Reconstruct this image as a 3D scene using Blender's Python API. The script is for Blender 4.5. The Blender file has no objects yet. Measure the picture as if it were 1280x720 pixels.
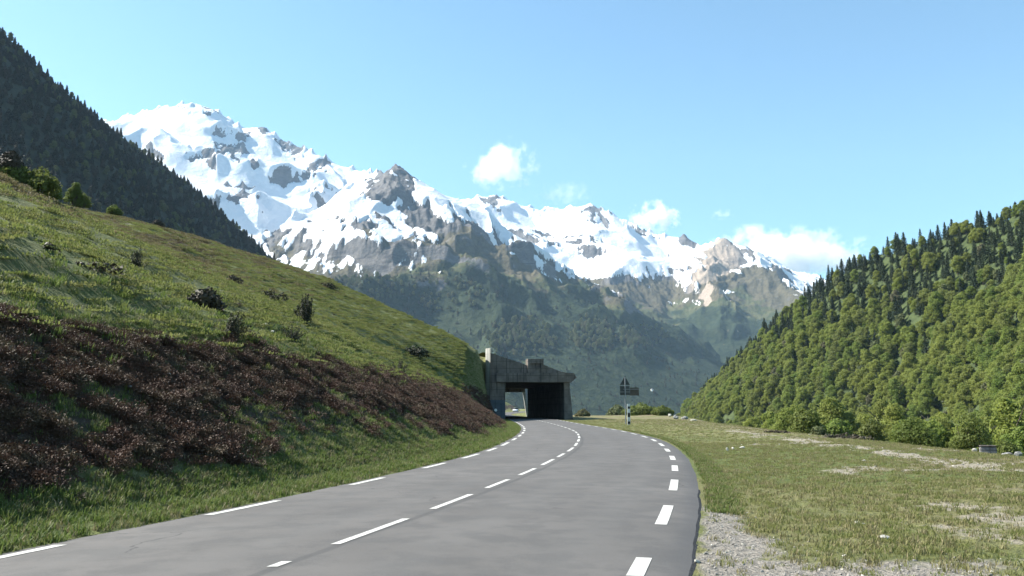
import bpy, math, random
import numpy as np
from mathutils import Vector, Matrix, Euler

random.seed(7)
rng = np.random.default_rng(11)
SC = bpy.context.scene
COL = SC.collection
F = 1065.0
PITCH = math.atan(150 / F)
CAMH = 1.5
SUN_AZ = math.radians(74)      # to the left of the viewing direction (+Y)
SUN_EL = math.radians(42)

# ------------------------------------------------------------------ helpers
def ray(px, py):
    u = (px - 640) / F
    v = (360 - py) / F
    return np.array([u, math.cos(PITCH) - v * math.sin(PITCH), math.sin(PITCH) + v * math.cos(PITCH)])

def at(px, py, d):
    r = ray(px, py)
    k = d / r[1]
    return (r[0] * k, d, CAMH + r[2] * k)

def on_flat(px, py, z=0.0):
    r = ray(px, py)
    k = (z - CAMH) / r[2]
    return (r[0] * k, r[1] * k, z)

def project(X, Y, Z):
    z = Z - CAMH
    f = Y * math.cos(PITCH) + z * math.sin(PITCH)
    w = -Y * math.sin(PITCH) + z * math.cos(PITCH)
    return 640 + F * X / f, 360 - F * w / f

def sstep(a, b, x):
    t = np.clip((np.asarray(x, float) - a) / (b - a), 0, 1)
    return t * t * (3 - 2 * t)

def _hash(ix, iy, seed):
    h = (ix.astype(np.int64) * 374761393 + iy.astype(np.int64) * 668265263 + seed * 974711) & 0xFFFFFFFF
    h = ((h ^ (h >> 13)) * 1274126177) & 0xFFFFFFFF
    h = h ^ (h >> 16)
    return (h & 0xFFFF) / 65535.0 * 2 * math.pi

def perlin(x, y, seed=0):
    x = np.asarray(x, float); y = np.asarray(y, float)
    x0 = np.floor(x); y0 = np.floor(y)
    fx = x - x0; fy = y - y0
    ux = fx * fx * fx * (fx * (fx * 6 - 15) + 10)
    uy = fy * fy * fy * (fy * (fy * 6 - 15) + 10)
    def g(dx, dy):
        a = _hash(x0 + dx, y0 + dy, seed)
        return np.cos(a) * (fx - dx) + np.sin(a) * (fy - dy)
    n00 = g(0, 0); n10 = g(1, 0); n01 = g(0, 1); n11 = g(1, 1)
    return ((n00 * (1 - ux) + n10 * ux) * (1 - uy) + (n01 * (1 - ux) + n11 * ux) * uy) * 1.5

def fbm(x, y, scale, octv=4, seed=0, gain=0.5):
    r = 0; a = 1.0; s = 1.0 / scale; t = 0
    for i in range(octv):
        r = r + a * perlin(x * s + 17.3 * i, y * s - 9.1 * i, seed + i)
        t += a; a *= gain; s *= 2.03
    return r / t

def ridged(x, y, scale, octv=5, seed=0, gain=0.5):
    r = 0; a = 1.0; s = 1.0 / scale; t = 0; w = 1.0
    for i in range(octv):
        n = 1 - np.abs(perlin(x * s + 31.7 * i, y * s + 3.3 * i, seed + i)) * 1.6
        n = np.clip(n, 0, 1) ** 2 * w
        w = np.clip(n * 1.6, 0, 1)
        r = r + a * n
        t += a; a *= gain; s *= 2.07
    return r / t

def pchip(x, xs, ys):
    xs = np.asarray(xs, float); ys = np.asarray(ys, float)
    h = np.diff(xs); d = np.diff(ys) / h
    m = np.zeros_like(ys); m[0] = d[0]; m[-1] = d[-1]
    m[1:-1] = (d[:-1] * h[1:] + d[1:] * h[:-1]) / (h[1:] + h[:-1])
    x = np.clip(np.asarray(x, float), xs[0], xs[-1])
    i = np.clip(np.searchsorted(xs, x) - 1, 0, len(h) - 1)
    t = (x - xs[i]) / h[i]
    return ((2*t**3-3*t**2+1)*ys[i] + (t**3-2*t**2+t)*h[i]*m[i] + (-2*t**3+3*t**2)*ys[i+1] + (t**3-t**2)*h[i]*m[i+1])

def mesh_np(name, V, Fc, mats=(), smooth=False, mi=None):
    V = np.asarray(V, np.float32).reshape(-1, 3)
    Fc = np.asarray(Fc, np.int32)
    k = Fc.shape[1]
    me = bpy.data.meshes.new(name)
    me.vertices.add(len(V)); me.vertices.foreach_set('co', V.ravel())
    me.loops.add(Fc.size); me.loops.foreach_set('vertex_index', Fc.ravel())
    me.polygons.add(len(Fc))
    me.polygons.foreach_set('loop_start', np.arange(0, Fc.size, k, dtype=np.int32))
    if mi is not None:
        me.polygons.foreach_set('material_index', np.asarray(mi, np.int32))
    me.polygons.foreach_set('use_smooth', np.full(len(Fc), bool(smooth)))
    for m in mats:
        me.materials.append(m)
    me.update(calc_edges=True)
    return me

def link(name, me, parent=None, loc=None):
    o = bpy.data.objects.new(name, me)
    COL.objects.link(o)
    if loc is not None: o.location = loc
    if parent is not None: o.parent = parent
    return o

def thing(name, label, cat, loc=(0, 0, 0), rz=0.0, group=None):
    o = bpy.data.objects.new(name, None)
    COL.objects.link(o)
    o.empty_display_size = 0.2
    o.location = loc; o.rotation_euler = (0, 0, rz)
    o['label'] = label; o['category'] = cat
    if group: o['group'] = group
    return o

def tag(o, label=None, cat=None, group=None, kind=None):
    if label: o['label'] = label
    if cat: o['category'] = cat
    if group: o['group'] = group
    if kind: o['kind'] = kind
    return o

def grid_mesh(name, X, Y, Z, mats, smooth=True):
    n, m = X.shape
    V = np.stack([X, Y, Z], -1).reshape(-1, 3)
    i = np.arange(n * m).reshape(n, m)
    Fc = np.stack([i[:-1, :-1], i[:-1, 1:], i[1:, 1:], i[1:, :-1]], -1).reshape(-1, 4)
    return mesh_np(name, V, Fc, mats, smooth)

def attr(me, name, a):
    at_ = me.attributes.new(name, 'FLOAT', 'POINT')
    at_.data.foreach_set('value', np.asarray(a, np.float32).ravel())

class MB:
    """collects simple solids into one mesh"""
    def __init__(self): self.v = []; self.f = []
    def add(self, vs, fs):
        b = len(self.v); self.v += [tuple(p) for p in vs]; self.f += [tuple(b + i for i in q) for q in fs]
    def box(self, x0, x1, y0, y1, z0, z1):
        self.add([(x0,y0,z0),(x1,y0,z0),(x1,y1,z0),(x0,y1,z0),(x0,y0,z1),(x1,y0,z1),(x1,y1,z1),(x0,y1,z1)],
                 [(0,3,2,1),(4,5,6,7),(0,1,5,4),(1,2,6,5),(2,3,7,6),(3,0,4,7)])
    def prism(self, poly, y0, y1):
        """polygon in x,z (counter-clockwise seen from -y) extruded along y"""
        n = len(poly)
        self.add([(p[0], y0, p[1]) for p in poly] + [(p[0], y1, p[1]) for p in poly],
                 [tuple(range(n)), tuple(range(2*n-1, n-1, -1))] + [(i, n+i, n+(i+1) % n, (i+1) % n) for i in range(n)])
    def tube(self, pts, rad, seg=8):
        pts = [Vector(p) for p in pts]
        if not hasattr(rad, '__len__'): rad = [rad] * len(pts)
        b = len(self.v)
        for i, p in enumerate(pts):
            d = (pts[min(i+1, len(pts)-1)] - pts[max(i-1, 0)]).normalized()
            a = d.orthogonal().normalized(); c = d.cross(a)
            for k in range(seg):
                t = 2 * math.pi * k / seg
                self.v.append(tuple(p + (a * math.cos(t) + c * math.sin(t)) * rad[i]))
        for i in range(len(pts) - 1):
            for k in range(seg):
                k2 = (k + 1) % seg
                self.f.append((b+i*seg+k, b+i*seg+k2, b+(i+1)*seg+k2, b+(i+1)*seg+k))
        self.f.append(tuple(b + k for k in reversed(range(seg))))
        self.f.append(tuple(b + (len(pts)-1)*seg + k for k in range(seg)))
    def mesh(self, name, mat, bevel=0.0, smooth=False):
        me = bpy.data.meshes.new(name)
        me.from_pydata(self.v, [], self.f)
        import bmesh
        bm = bmesh.new(); bm.from_mesh(me)
        bmesh.ops.recalc_face_normals(bm, faces=bm.faces)
        if bevel > 0:
            bmesh.ops.bevel(bm, geom=[e for e in bm.edges if e.is_manifold and e.calc_face_angle(0) > 0.5], offset=bevel, segments=2, affect='EDGES', clamp_overlap=True)
        bm.to_mesh(me); bm.free()
        me.materials.append(mat)
        if smooth:
            me.polygons.foreach_set('use_smooth', np.ones(len(me.polygons), bool))
        return me

# ------------------------------------------------------------------ materials
class NT:
    def __init__(self, name):
        self.m = bpy.data.materials.new(name); self.m.use_nodes = True
        self.t = self.m.node_tree; self.n = self.t.nodes
        self.b = self.n['Principled BSDF']
        self.out = self.n['Material Output']
        self.b.inputs['Roughness'].default_value = 0.9
        self.b.inputs['Specular IOR Level'].default_value = 0.25
    def new(self, typ, **kw):
        nd = self.n.new(typ)
        for k, v in kw.items(): setattr(nd, k, v)
        return nd
    def l(self, a, b): self.t.links.new(a, b)
    def val(self, sock, x):
        if hasattr(x, 'is_output') or isinstance(x, bpy.types.NodeSocket): self.l(x, sock)
        else: sock.default_value = x
    def attr(self, name):
        return self.new('ShaderNodeAttribute', attribute_name=name).outputs['Fac']
    def pos(self):
        return self.new('ShaderNodeNewGeometry').outputs['Position']
    def obj(self):
        return self.new('ShaderNodeTexCoord').outputs['Object']
    def noise(self, vec, scale, detail=4, rough=0.55, dist=0.0, stretch=None):
        if stretch:
            mp = self.new('ShaderNodeMapping'); mp.inputs['Scale'].default_value = stretch
            self.l(vec, mp.inputs['Vector']); vec = mp.outputs['Vector']
        nd = self.new('ShaderNodeTexNoise')
        nd.inputs['Scale'].default_value = scale; nd.inputs['Detail'].default_value = detail
        nd.inputs['Roughness'].default_value = rough; nd.inputs['Distortion'].default_value = dist
        self.l(vec, nd.inputs['Vector'])
        return nd.outputs['Fac']
    def vor(self, vec, scale, feature='F1', out='Distance'):
        nd = self.new('ShaderNodeTexVoronoi', feature=feature)
        nd.inputs['Scale'].default_value = scale; self.l(vec, nd.inputs['Vector'])
        return nd.outputs[out]
    def math(self, op, a, b=0.0, clamp=False):
        nd = self.new('ShaderNodeMath', operation=op, use_clamp=clamp)
        self.val(nd.inputs[0], a); self.val(nd.inputs[1], b)
        return nd.outputs[0]
    def ramp(self, x, a, b, lo=0.0, hi=1.0):
        nd = self.new('ShaderNodeMapRange', interpolation_type='SMOOTHSTEP')
        self.val(nd.inputs['Value'], x)
        nd.inputs['From Min'].default_value = a; nd.inputs['From Max'].default_value = b
        nd.inputs['To Min'].default_value = lo; nd.inputs['To Max'].default_value = hi
        return nd.outputs['Result']
    def mix(self, f, a, b):
        nd = self.new('ShaderNodeMix', data_type='RGBA')
        self.val(nd.inputs['Factor'], f)
        for s, x in ((nd.inputs['A'], a), (nd.inputs['B'], b)):
            if isinstance(x, bpy.types.NodeSocket): self.l(x, s)
            else: s.default_value = (*x, 1)
        return nd.outputs['Result']
    def color(self, c):
        if isinstance(c, bpy.types.NodeSocket): self.l(c, self.b.inputs['Base Color'])
        else: self.b.inputs['Base Color'].default_value = (*c, 1)
    def bump(self, h, strength=0.5, dist=0.1):
        nd = self.new('ShaderNodeBump')
        nd.inputs['Strength'].default_value = strength; nd.inputs['Distance'].default_value = dist
        self.l(h, nd.inputs['Height']); self.l(nd.outputs['Normal'], self.b.inputs['Normal'])
    def rand(self):
        return self.new('ShaderNodeObjectInfo').outputs['Random']

def plain(name, c, rough=0.8, metal=0.0, var=0.25, scale=3.0, bump=0.0):
    M = NT(name)
    p = M.obj()
    n = M.noise(p, scale, 5, 0.6)
    M.color(M.mix(M.ramp(n, 0.3, 0.7), tuple(x * (1 - var) for x in c), tuple(min(1, x * (1 + var)) for x in c)))
    M.b.inputs['Roughness'].default_value = rough; M.b.inputs['Metallic'].default_value = metal
    if bump: M.bump(M.noise(p, scale * 6, 5, 0.6), bump, 0.03)
    return M.m

def leafmat(name, cols, trans=0.3, scale=0.35, patch=0, patchcol=None):
    """foliage: colour varies from plant to plant and from clump to clump"""
    M = NT(name)
    r = M.rand(); p = M.obj()
    c = M.mix(M.ramp(r, 0.0, 0.5), cols[0], cols[1])
    c = M.mix(M.ramp(r, 0.5, 1.0), c, cols[2])
    n = M.noise(p, scale, 3, 0.6)
    if patch:
        g = M.noise(M.pos(), patch, 3, .6)
        c = M.mix(M.ramp(g, .42, .62, 0.0, .75), c, patchcol)
    c = M.mix(M.ramp(n, 0.35, 0.7, 0.0, 0.45), c, cols[3])
    M.color(c)
    M.b.inputs['Roughness'].default_value = 0.65
    M.b.inputs['Specular IOR Level'].default_value = 0.2
    tr = M.new('ShaderNodeBsdfTranslucent'); M.l(c, tr.inputs['Color'])
    mx = M.new('ShaderNodeMixShader'); mx.inputs[0].default_value = trans
    M.l(M.b.outputs[0], mx.inputs[1]); M.l(tr.outputs[0], mx.inputs[2]); M.l(mx.outputs[0], M.out.inputs['Surface'])
    return M.m

MAT = {}
MAT['beech'] = leafmat('beech_leaves', [(.135,.20,.038), (.215,.26,.052), (.165,.19,.055), (.26,.295,.085)], 0.52, .35, .018, (.23,.255,.055))
MAT['spruce'] = leafmat('spruce_needles', [(.022,.04,.02), (.03,.05,.022), (.04,.055,.03), (.045,.06,.028)], 0.08)
MAT['darkspruce'] = leafmat('dark_spruce_needles', [(.042,.044,.03), (.05,.054,.036), (.075,.066,.046), (.058,.06,.042)], 0.05)
MAT['pale'] = leafmat('pale_spring_leaves', [(.11,.13,.06), (.13,.15,.06), (.14,.13,.075), (.16,.18,.08)])
MAT['juniper'] = leafmat('juniper_needles', [(.024,.03,.016), (.028,.034,.018), (.032,.03,.02), (.038,.04,.022)], 0.05, 1.5)
MAT['brush'] = leafmat('dry_brush', [(.05,.045,.03), (.06,.05,.035), (.055,.045,.03), (.075,.065,.045)], 0.05, 1.5)
MAT['bush'] = leafmat('bush_leaves', [(.105,.145,.032), (.13,.16,.04), (.11,.13,.034), (.16,.19,.05)], 0.45, 0.8)
MAT['bark'] = plain('bark', (.09,.075,.06), 0.95, 0, .3, 4, .4)
MAT['concrete'] = None
# ------------------------------------------------------------------ world, sun, camera
def build_world():
    w = bpy.data.worlds.new('World'); SC.world = w; w.use_nodes = True
    nt = w.node_tree
    bg = nt.nodes['Background']
    sky = nt.nodes.new('ShaderNodeTexSky'); sky.sky_type = 'NISHITA'
    sky.sun_disc = False; sky.sun_elevation = SUN_EL; sky.sun_rotation = -SUN_AZ
    sky.altitude = 900; sky.air_density = 1.0; sky.dust_density = 1.3; sky.ozone_density = 1.6
    tint = nt.nodes.new('ShaderNodeMix'); tint.data_type = 'RGBA'; tint.blend_type = 'MULTIPLY'
    tint.inputs['Factor'].default_value = 1.0; tint.inputs['B'].default_value = (.815, 1.07, 1.03, 1)
    nt.links.new(sky.outputs[0], tint.inputs['A'])
    nt.links.new(tint.outputs['Result'], bg.inputs[0]); bg.inputs[1].default_value = 0.078
    L = bpy.data.lights.new('sun', 'SUN'); L.energy = 5.0; L.angle = math.radians(0.53); L.color = (1.0, .95, .87)
    o = bpy.data.objects.new('sun', L); COL.objects.link(o)
    d = Vector((-math.sin(SUN_AZ) * math.cos(SUN_EL), math.cos(SUN_AZ) * math.cos(SUN_EL), math.sin(SUN_EL)))
    o.rotation_euler = d.to_track_quat('Z', 'Y').to_euler()
    o.location = d * 300
    cam = bpy.data.cameras.new('camera'); cam.sensor_width = 36; cam.lens = F / 1280 * 36
    cam.clip_start = 0.1; cam.clip_end = 60000
    c = bpy.data.objects.new('camera', cam); COL.objects.link(c)
    c.location = (0, 0, CAMH); c.rotation_euler = (math.pi / 2 + PITCH, 0, 0)
    SC.camera = c
    SC.view_settings.view_transform = 'Standard'; SC.view_settings.look = 'None'
    SC.view_settings.exposure = 1.5; SC.view_settings.gamma = 1
    SC.view_settings.use_curve_mapping = False
    cy = SC.cycles
    cy.use_denoising = True
    try: cy.denoiser = 'OPENIMAGEDENOISE'
    except Exception: pass
    cy.max_bounces = 6; cy.diffuse_bounces = 3; cy.glossy_bounces = 2; cy.transmission_bounces = 3; cy.volume_bounces = 5
    cy.transparent_max_bounces = 4
    cy.caustics_reflective = False; cy.caustics_refractive = False
build_world()

# ------------------------------------------------------------------ road lines (left edge line, centre line, right edge line)
LP = [(-12,-9.9),(0,-7.05),(8.9,-5.12),(14.1,-3.8),(18.7,-2.78),(23.5,-1.86),(28.3,-1.1),(32.8,-.56),(38.1,-.13),(46.8,.42),(54.5,.74),(65,.92),(80,.75),(100,.15),(115,-.4),(130,-1.7),(155,-4.5),(175,-6.2),(200,-6.9),(250,-5.4),(300,-2.2),(420,8)]
RP = [(-12,-3.7),(0,-.85),(8.4,1.22),(12.3,2.15),(17,3.16),(21.6,4.05),(26.1,4.83),(31.5,5.62),(36.4,6.23),(43.1,6.82),(48.8,7.05),(56,7.12),(65,6.95),(74.3,6.65),(90,6.15),(115,5.5),(130,4.5),(155,1.8),(175,.1),(200,-.6),(250,.9),(300,4.1),(420,14.3)]
CP = [(-12,-6.9),(0,-4.05),(8.2,-2.15),(10.3,-1.65),(13.6,-.91),(16.8,-.25),(19.8,.36),(23.5,1.0),(26.9,1.55),(31,2.15),(36.4,2.75),(43.1,3.35),(54,3.9),(65,3.95),(80,3.7),(100,3.05),(115,2.55),(130,1.4),(155,-1.35),(175,-3.05),(200,-3.75),(250,-2.25),(300,.95),(420,11.2)]
def lx(Y): return pchip(Y, *zip(*LP))
def rx(Y): return pchip(Y, *zip(*RP))
def cx(Y): return pchip(Y, *zip(*CP))

GY0, GY1 = 115.0, 156.0         # the gallery
def wallx(Y): return -2.1 - 0.115 * (Y - GY0)

S_ = [-2, 0, .9, 1.6, 2.6, 3.6, 4.6, 5.6, 6.6, 8, 12, 20, 37, 60, 78, 120, 200, 600]
Z_ = [-.02, -.01, .10, .43, 1.05, 1.68, 2.32, 2.95, 3.5, 4.15, 6.15, 10.0, 17.4, 24.3, 31, 44, 60, 90]
def ground_z(X, Y):
    X = np.asarray(X, float); Y = np.asarray(Y, float)
    xl = lx(Y) - .3; xr = rx(Y) + .6
    s = xl - X; r = X - xr
    base = np.interp(s - 2.2 * sstep(72, 106, Y) * sstep(0, 2.6, s), S_, Z_)
    amp = np.interp(s, [0, 8, 20, 35, 60, 78, 120], [8.9, 8.3, 8.7, 7.6, 5.6, 3.9, 0])
    y0 = 80 - 18 * sstep(4, 20, s); y1 = 115 + 15 * sstep(3, 20, s)
    ramp = sstep(0, 1, (Y - y0) / (y1 - y0)) * (1 - sstep(150, 260, Y))
    near = np.maximum(np.maximum(sstep(1, 6.0, s), sstep(96, 115, Y) * sstep(1.7, 4.1, s)), sstep(113, 123, Y) * sstep(.5, 2.0, s))
    inside = (Y > GY0 + .3) & (Y < GY1)
    near = np.where(inside & (X > wallx(Y) - 1.0), 1.0, near)
    zl = base + amp * ramp * near
    zl = np.where(inside & (X > wallx(Y)), -.03, zl)
    # right: meadow terrace, then the drop to the river flat
    xe = np.interp(Y, [0, 20, 40, 53, 80, 114, 200, 600], [13, 14.3, 15.2, 16, 18.5, 22, 35, 60])
    e = X - xe
    zr = -.03 - .05 * sstep(0, .6, r) + .1 * sstep(1, 8, r) - 9 * sstep(0, 30, e) - 3 * sstep(30, 90, e)
    zr = zr - 9 * sstep(165, 330, Y) * sstep(4, 30, r)
    return np.where(X < xl, zl, np.where(X > xr, zr, -.03))

def ground_fine(X, Y):
    """ground height with hummocks, terraces and pits"""
    xl = lx(Y) - .3; xr = rx(Y) + .6
    s = xl - X; r = X - xr
    z = ground_z(X, Y)
    inside = (Y > GY0 - .5) & (Y < GY1 + 1) & (X > wallx(Y) - 1.2)
    hm = sstep(.9, 2.6, s) * np.where(inside, 0, 1)
    up = sstep(5, 9, s) * np.where(inside, 0, 1)
    z = z + hm * (fbm(X, Y, 1.1, 3, 3) * .24 + np.abs(perlin(X / .8, Y / .8, 5)) * .16) * (1 - .45 * up)
    z = z + up * (fbm(X, Y, 14, 3, 9) * .9 + fbm(X, Y, 4.0, 3, 19) * .35)
    # sheep terraces following the contours
    ph = z / .55 + fbm(X, Y, 6, 2, 23) * 2.2
    z = z + up * np.abs((ph % 1.0) - .5) * .17 * sstep(-.3, .3, fbm(X, Y, 12, 2, 31))
    mr = sstep(.3, 2.5, r)
    z = z + mr * (fbm(X, Y, 3.5, 3, 41) * .07 + fbm(X, Y, .8, 2, 43) * .035)
    z = z + mr * sstep(0, 25, r - 8) * fbm(X, Y, 9, 3, 47) * .5
    return z

def hit(px, py, dmin=6.0, dmax=400.0):
    r = ray(px, py)
    d = np.arange(dmin, dmax, .2)
    k = d / r[1]
    X = r[0] * k; Z = CAMH + r[2] * k
    g = ground_fine(X, d)
    i = int(np.argmax(g >= Z))
    if i and d[i] > 150: i = 0
    if g[i] < Z[i]:                      # the ray passes just over the ground: take the place it comes closest to
        m = (d > 15) & (d < 140)
        i = int(np.argmin(np.where(m, (Z - g) / d, 1e9)))
    return (float(X[i]), float(d[i]), float(g[i]))

# ------------------------------------------------------------------ ground sheet
def masks(X, Y):
    xl = lx(Y) - .3; xr = rx(Y) + .6
    s = xl - X; r = X - xr; s0 = s; zz = ground_z(X, Y)
    n = fbm(X, Y, 5, 4, 61); n2 = fbm(X, Y, 1.6, 3, 67)
    s = s - 2.2 * sstep(72, 106, Y) * sstep(0, 2.6, s)
    bank = sstep(1.2, 2.2, s + n * .8) * (1 - sstep(5.6, 6.6, s + n * 1.4))
    # lusher green patches low on the bank
    green = sstep(16, 20, Y + n * 4) * (1 - sstep(30, 38, Y + n * 4)) * (1 - sstep(2.8, 4.0, s + n2))
    bank = bank * (1 - sstep(60, 75, Y) * sstep(3.2, 4.4, zz + n))
    green2 = (1 - sstep(9, 13, Y + n * 3)) * (1 - sstep(3.0, 4.4, s + n2))
    fold = sstep(45, 55, Y + n * 6) * sstep(.8, 2, s) * (1 - sstep(5.5, 7, s + n * 2)) * (1 - sstep(94, 104, Y))
    fold = fold * (1 - sstep(60, 75, Y) * sstep(3.2, 4.4, zz + n))
    fold = np.maximum(fold, sstep(92, 100, Y) * (1 - sstep(116, 117, Y)) * sstep(.5, 1.2, zz) * (1 - sstep(2.6, 3.6, zz + n)) * (s0 < 9))
    heather = np.clip(np.maximum(bank * sstep(-.35, .05, n2 + .4 * n + .2), fold * sstep(-.3, .1, n2 + .1)) - green * .8 - green2 * .55, 0, 1)
    brown = sstep(18, 36, s + n * 12) * sstep(-.25, .35, n + .35 * n2 + .12)
    gravel = np.clip((1 - sstep(6.6, 10.4, Y + n * 2.6 + n2 * 3.0 + .15 * np.clip(r - 2, 0, 9))) + (1 - sstep(.25, .75, r + n2 * .4)) * (1 - sstep(13, 16, Y + n2)) , 0, 1) * sstep(-.2, .1, r)
    tx = np.interp(Y, [15, 21, 29, 45, 70], [11.8, 12.2, 12.5, 13.4, 15.5])
    track = (1 - sstep(.4, 1.3, np.abs(X - tx + n * 1.2))) * sstep(-.2, .25, n2 + .12) * sstep(17, 22, Y) * (1 - sstep(50, 70, Y))
    track = np.maximum(track, .85 * sstep(.16, .42, n + n2 * .5) * sstep(2, 4, r) * (1 - sstep(45, 60, Y)))
    dry = sstep(2, 9, r + n * 5) * sstep(-.3, .3, n + n2 * .5 + .1) * .8
    lush = (1 - sstep(.9, 1.8, s + n2 * .5)) * sstep(-.1, .1, s) + green * .7 + .45 * sstep(0, .5, r) * (1 - sstep(1.5, 6, r + n * 9)) * sstep(13, 18, Y)
    hillside = sstep(1.0, 4.0, s) * (.75 + .25 * n)
    return hillside, heather, brown, gravel, np.clip(track, 0, 1), np.clip(dry, 0, 1), np.clip(lush * (1 - sstep(94, 102, Y) * sstep(.8, 1.6, s0)), 0, 1)

def grow(a, b, step, k=1.16):
    out = [a]; s = step
    sg = 1 if b > a else -1
    while (b - out[-1]) * sg > 0:
        s *= k; out.append(out[-1] + sg * s)
    return out[1:]

def build_ground():
    xs = list(np.arange(-40, 19, .35))
    left = list(np.arange(-40.7, -96, -.7)); left += grow(left[-1], -6500, .7, 1.22)
    right = grow(xs[-1], 6500, .35, 1.13)
    xs = np.array(left[::-1] + xs + right)
    ys = list(np.arange(3, 62, .3)) ; ys += list(np.arange(ys[-1] + .45, 158, .45)); ys += grow(ys[-1], 7000, .45, 1.12)
    ys = grow(3, -260, .35, 1.3)[::-1] + ys
    ys = np.array(ys)
    X, Y = np.meshgrid(xs, ys, indexing='ij')
    Z = ground_fine(X, Y)
    Z = np.where(Y > 1500, -22, Z); Z = np.where(np.abs(X) > 1500, np.minimum(Z, -22), Z)
    # the hill on the left ends before the forested mountain
    far = sstep(260, 420, Y) * (X < lx(Y) - 30)
    Z = Z * (1 - far) - 22 * far
    M = NT('meadow_ground')
    p = M.pos()
    n1 = M.noise(p, .6, 6, .65); n2 = M.noise(p, 5.0, 5, .65); n3 = M.noise(p, 22, 4, .7); n4 = M.noise(p, .12, 4, .6)
    grass = M.mix(M.ramp(n1, .35, .65), (.145,.155,.052), (.19,.178,.075))
    grass = M.mix(M.ramp(n2, .4, .75, 0, .6), grass, (.12,.12,.05))
    grass = M.mix(M.ramp(n4, .45, .65, 0, .5), grass, (.075,.11,.026))
    grass = M.mix(M.ramp(n3, .55, .8, 0, .5), grass, (.05,.065,.02))
    lush = M.mix(M.ramp(n2, .3, .7), (.085,.11,.028), (.13,.15,.045))
    dry = M.mix(M.ramp(n2, .35, .7), (.15,.125,.065), (.22,.19,.115))
    brown = M.mix(M.ramp(n2, .3, .7), (.075,.062,.032), (.12,.095,.05))
    heath = M.mix(M.ramp(n2, .3, .7), (.035,.024,.018), (.085,.06,.042))
    heath = M.mix(M.ramp(n1, .5, .7, 0, .8), heath, (.085,.085,.038))
    heath = M.mix(M.ramp(n3, .66, .78, 0, .6), heath, (.2,.19,.16))
    grav = M.mix(M.ramp(n3, .35, .65), (.18,.165,.14), (.33,.30,.26))
    grav = M.mix(M.ramp(n2, .5, .8, 0, .5), grav, (.12,.10,.08))
    trk = M.mix(M.ramp(n3, .3, .7), (.20,.175,.13), (.40,.36,.28))
    c = grass
    def lay(c, nm, col, k=.5):
        f = M.math('ADD', M.attr(nm), M.math('MULTIPLY', M.math('SUBTRACT', n2, .5), k))
        return M.mix(M.ramp(f, .3, .7), c, col)
    hs = M.mix(M.ramp(n1, .35, .65), (.095,.12,.032), (.13,.138,.048))
    hs = M.mix(M.ramp(n3, .5, .75, 0, .65), hs, (.04,.048,.016))
    hs = M.mix(M.ramp(n2, .5, .8, 0, .6), hs, (.12,.115,.05))
    c = lay(c, 'hillside', hs, .2); c = lay(c, 'lush', lush); c = lay(c, 'brown', brown, .8); c = lay(c, 'dry', dry, 1.2)
    c = lay(c, 'heather', heath, .7); c = lay(c, 'track', trk, 1.0); c = lay(c, 'gravel', grav, .8)
    M.color(c)
    h = M.math('ADD', M.math('MULTIPLY', n2, 1.0), M.math('MULTIPLY', n3, .35))
    M.bump(h, 1.0, .2)
    me = grid_mesh('ground', X, Y, Z, [M.m])
    for nm, a in zip(('hillside','heather','brown','gravel','track','dry','lush'), masks(X, Y)):
        if nm == 'heather':
            sb = lx(Y) - .3 - X
            a = np.maximum(a, .62 * sstep(1.6, 2.6, sb) * (1 - sstep(5.2, 6.4, sb)) * (1 - sstep(70, 90, Y)) * (X < lx(Y)))
        attr(me, nm, a)
    o = link('ground', me); o['kind'] = 'structure'
    return o
GROUND = build_ground()

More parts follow.
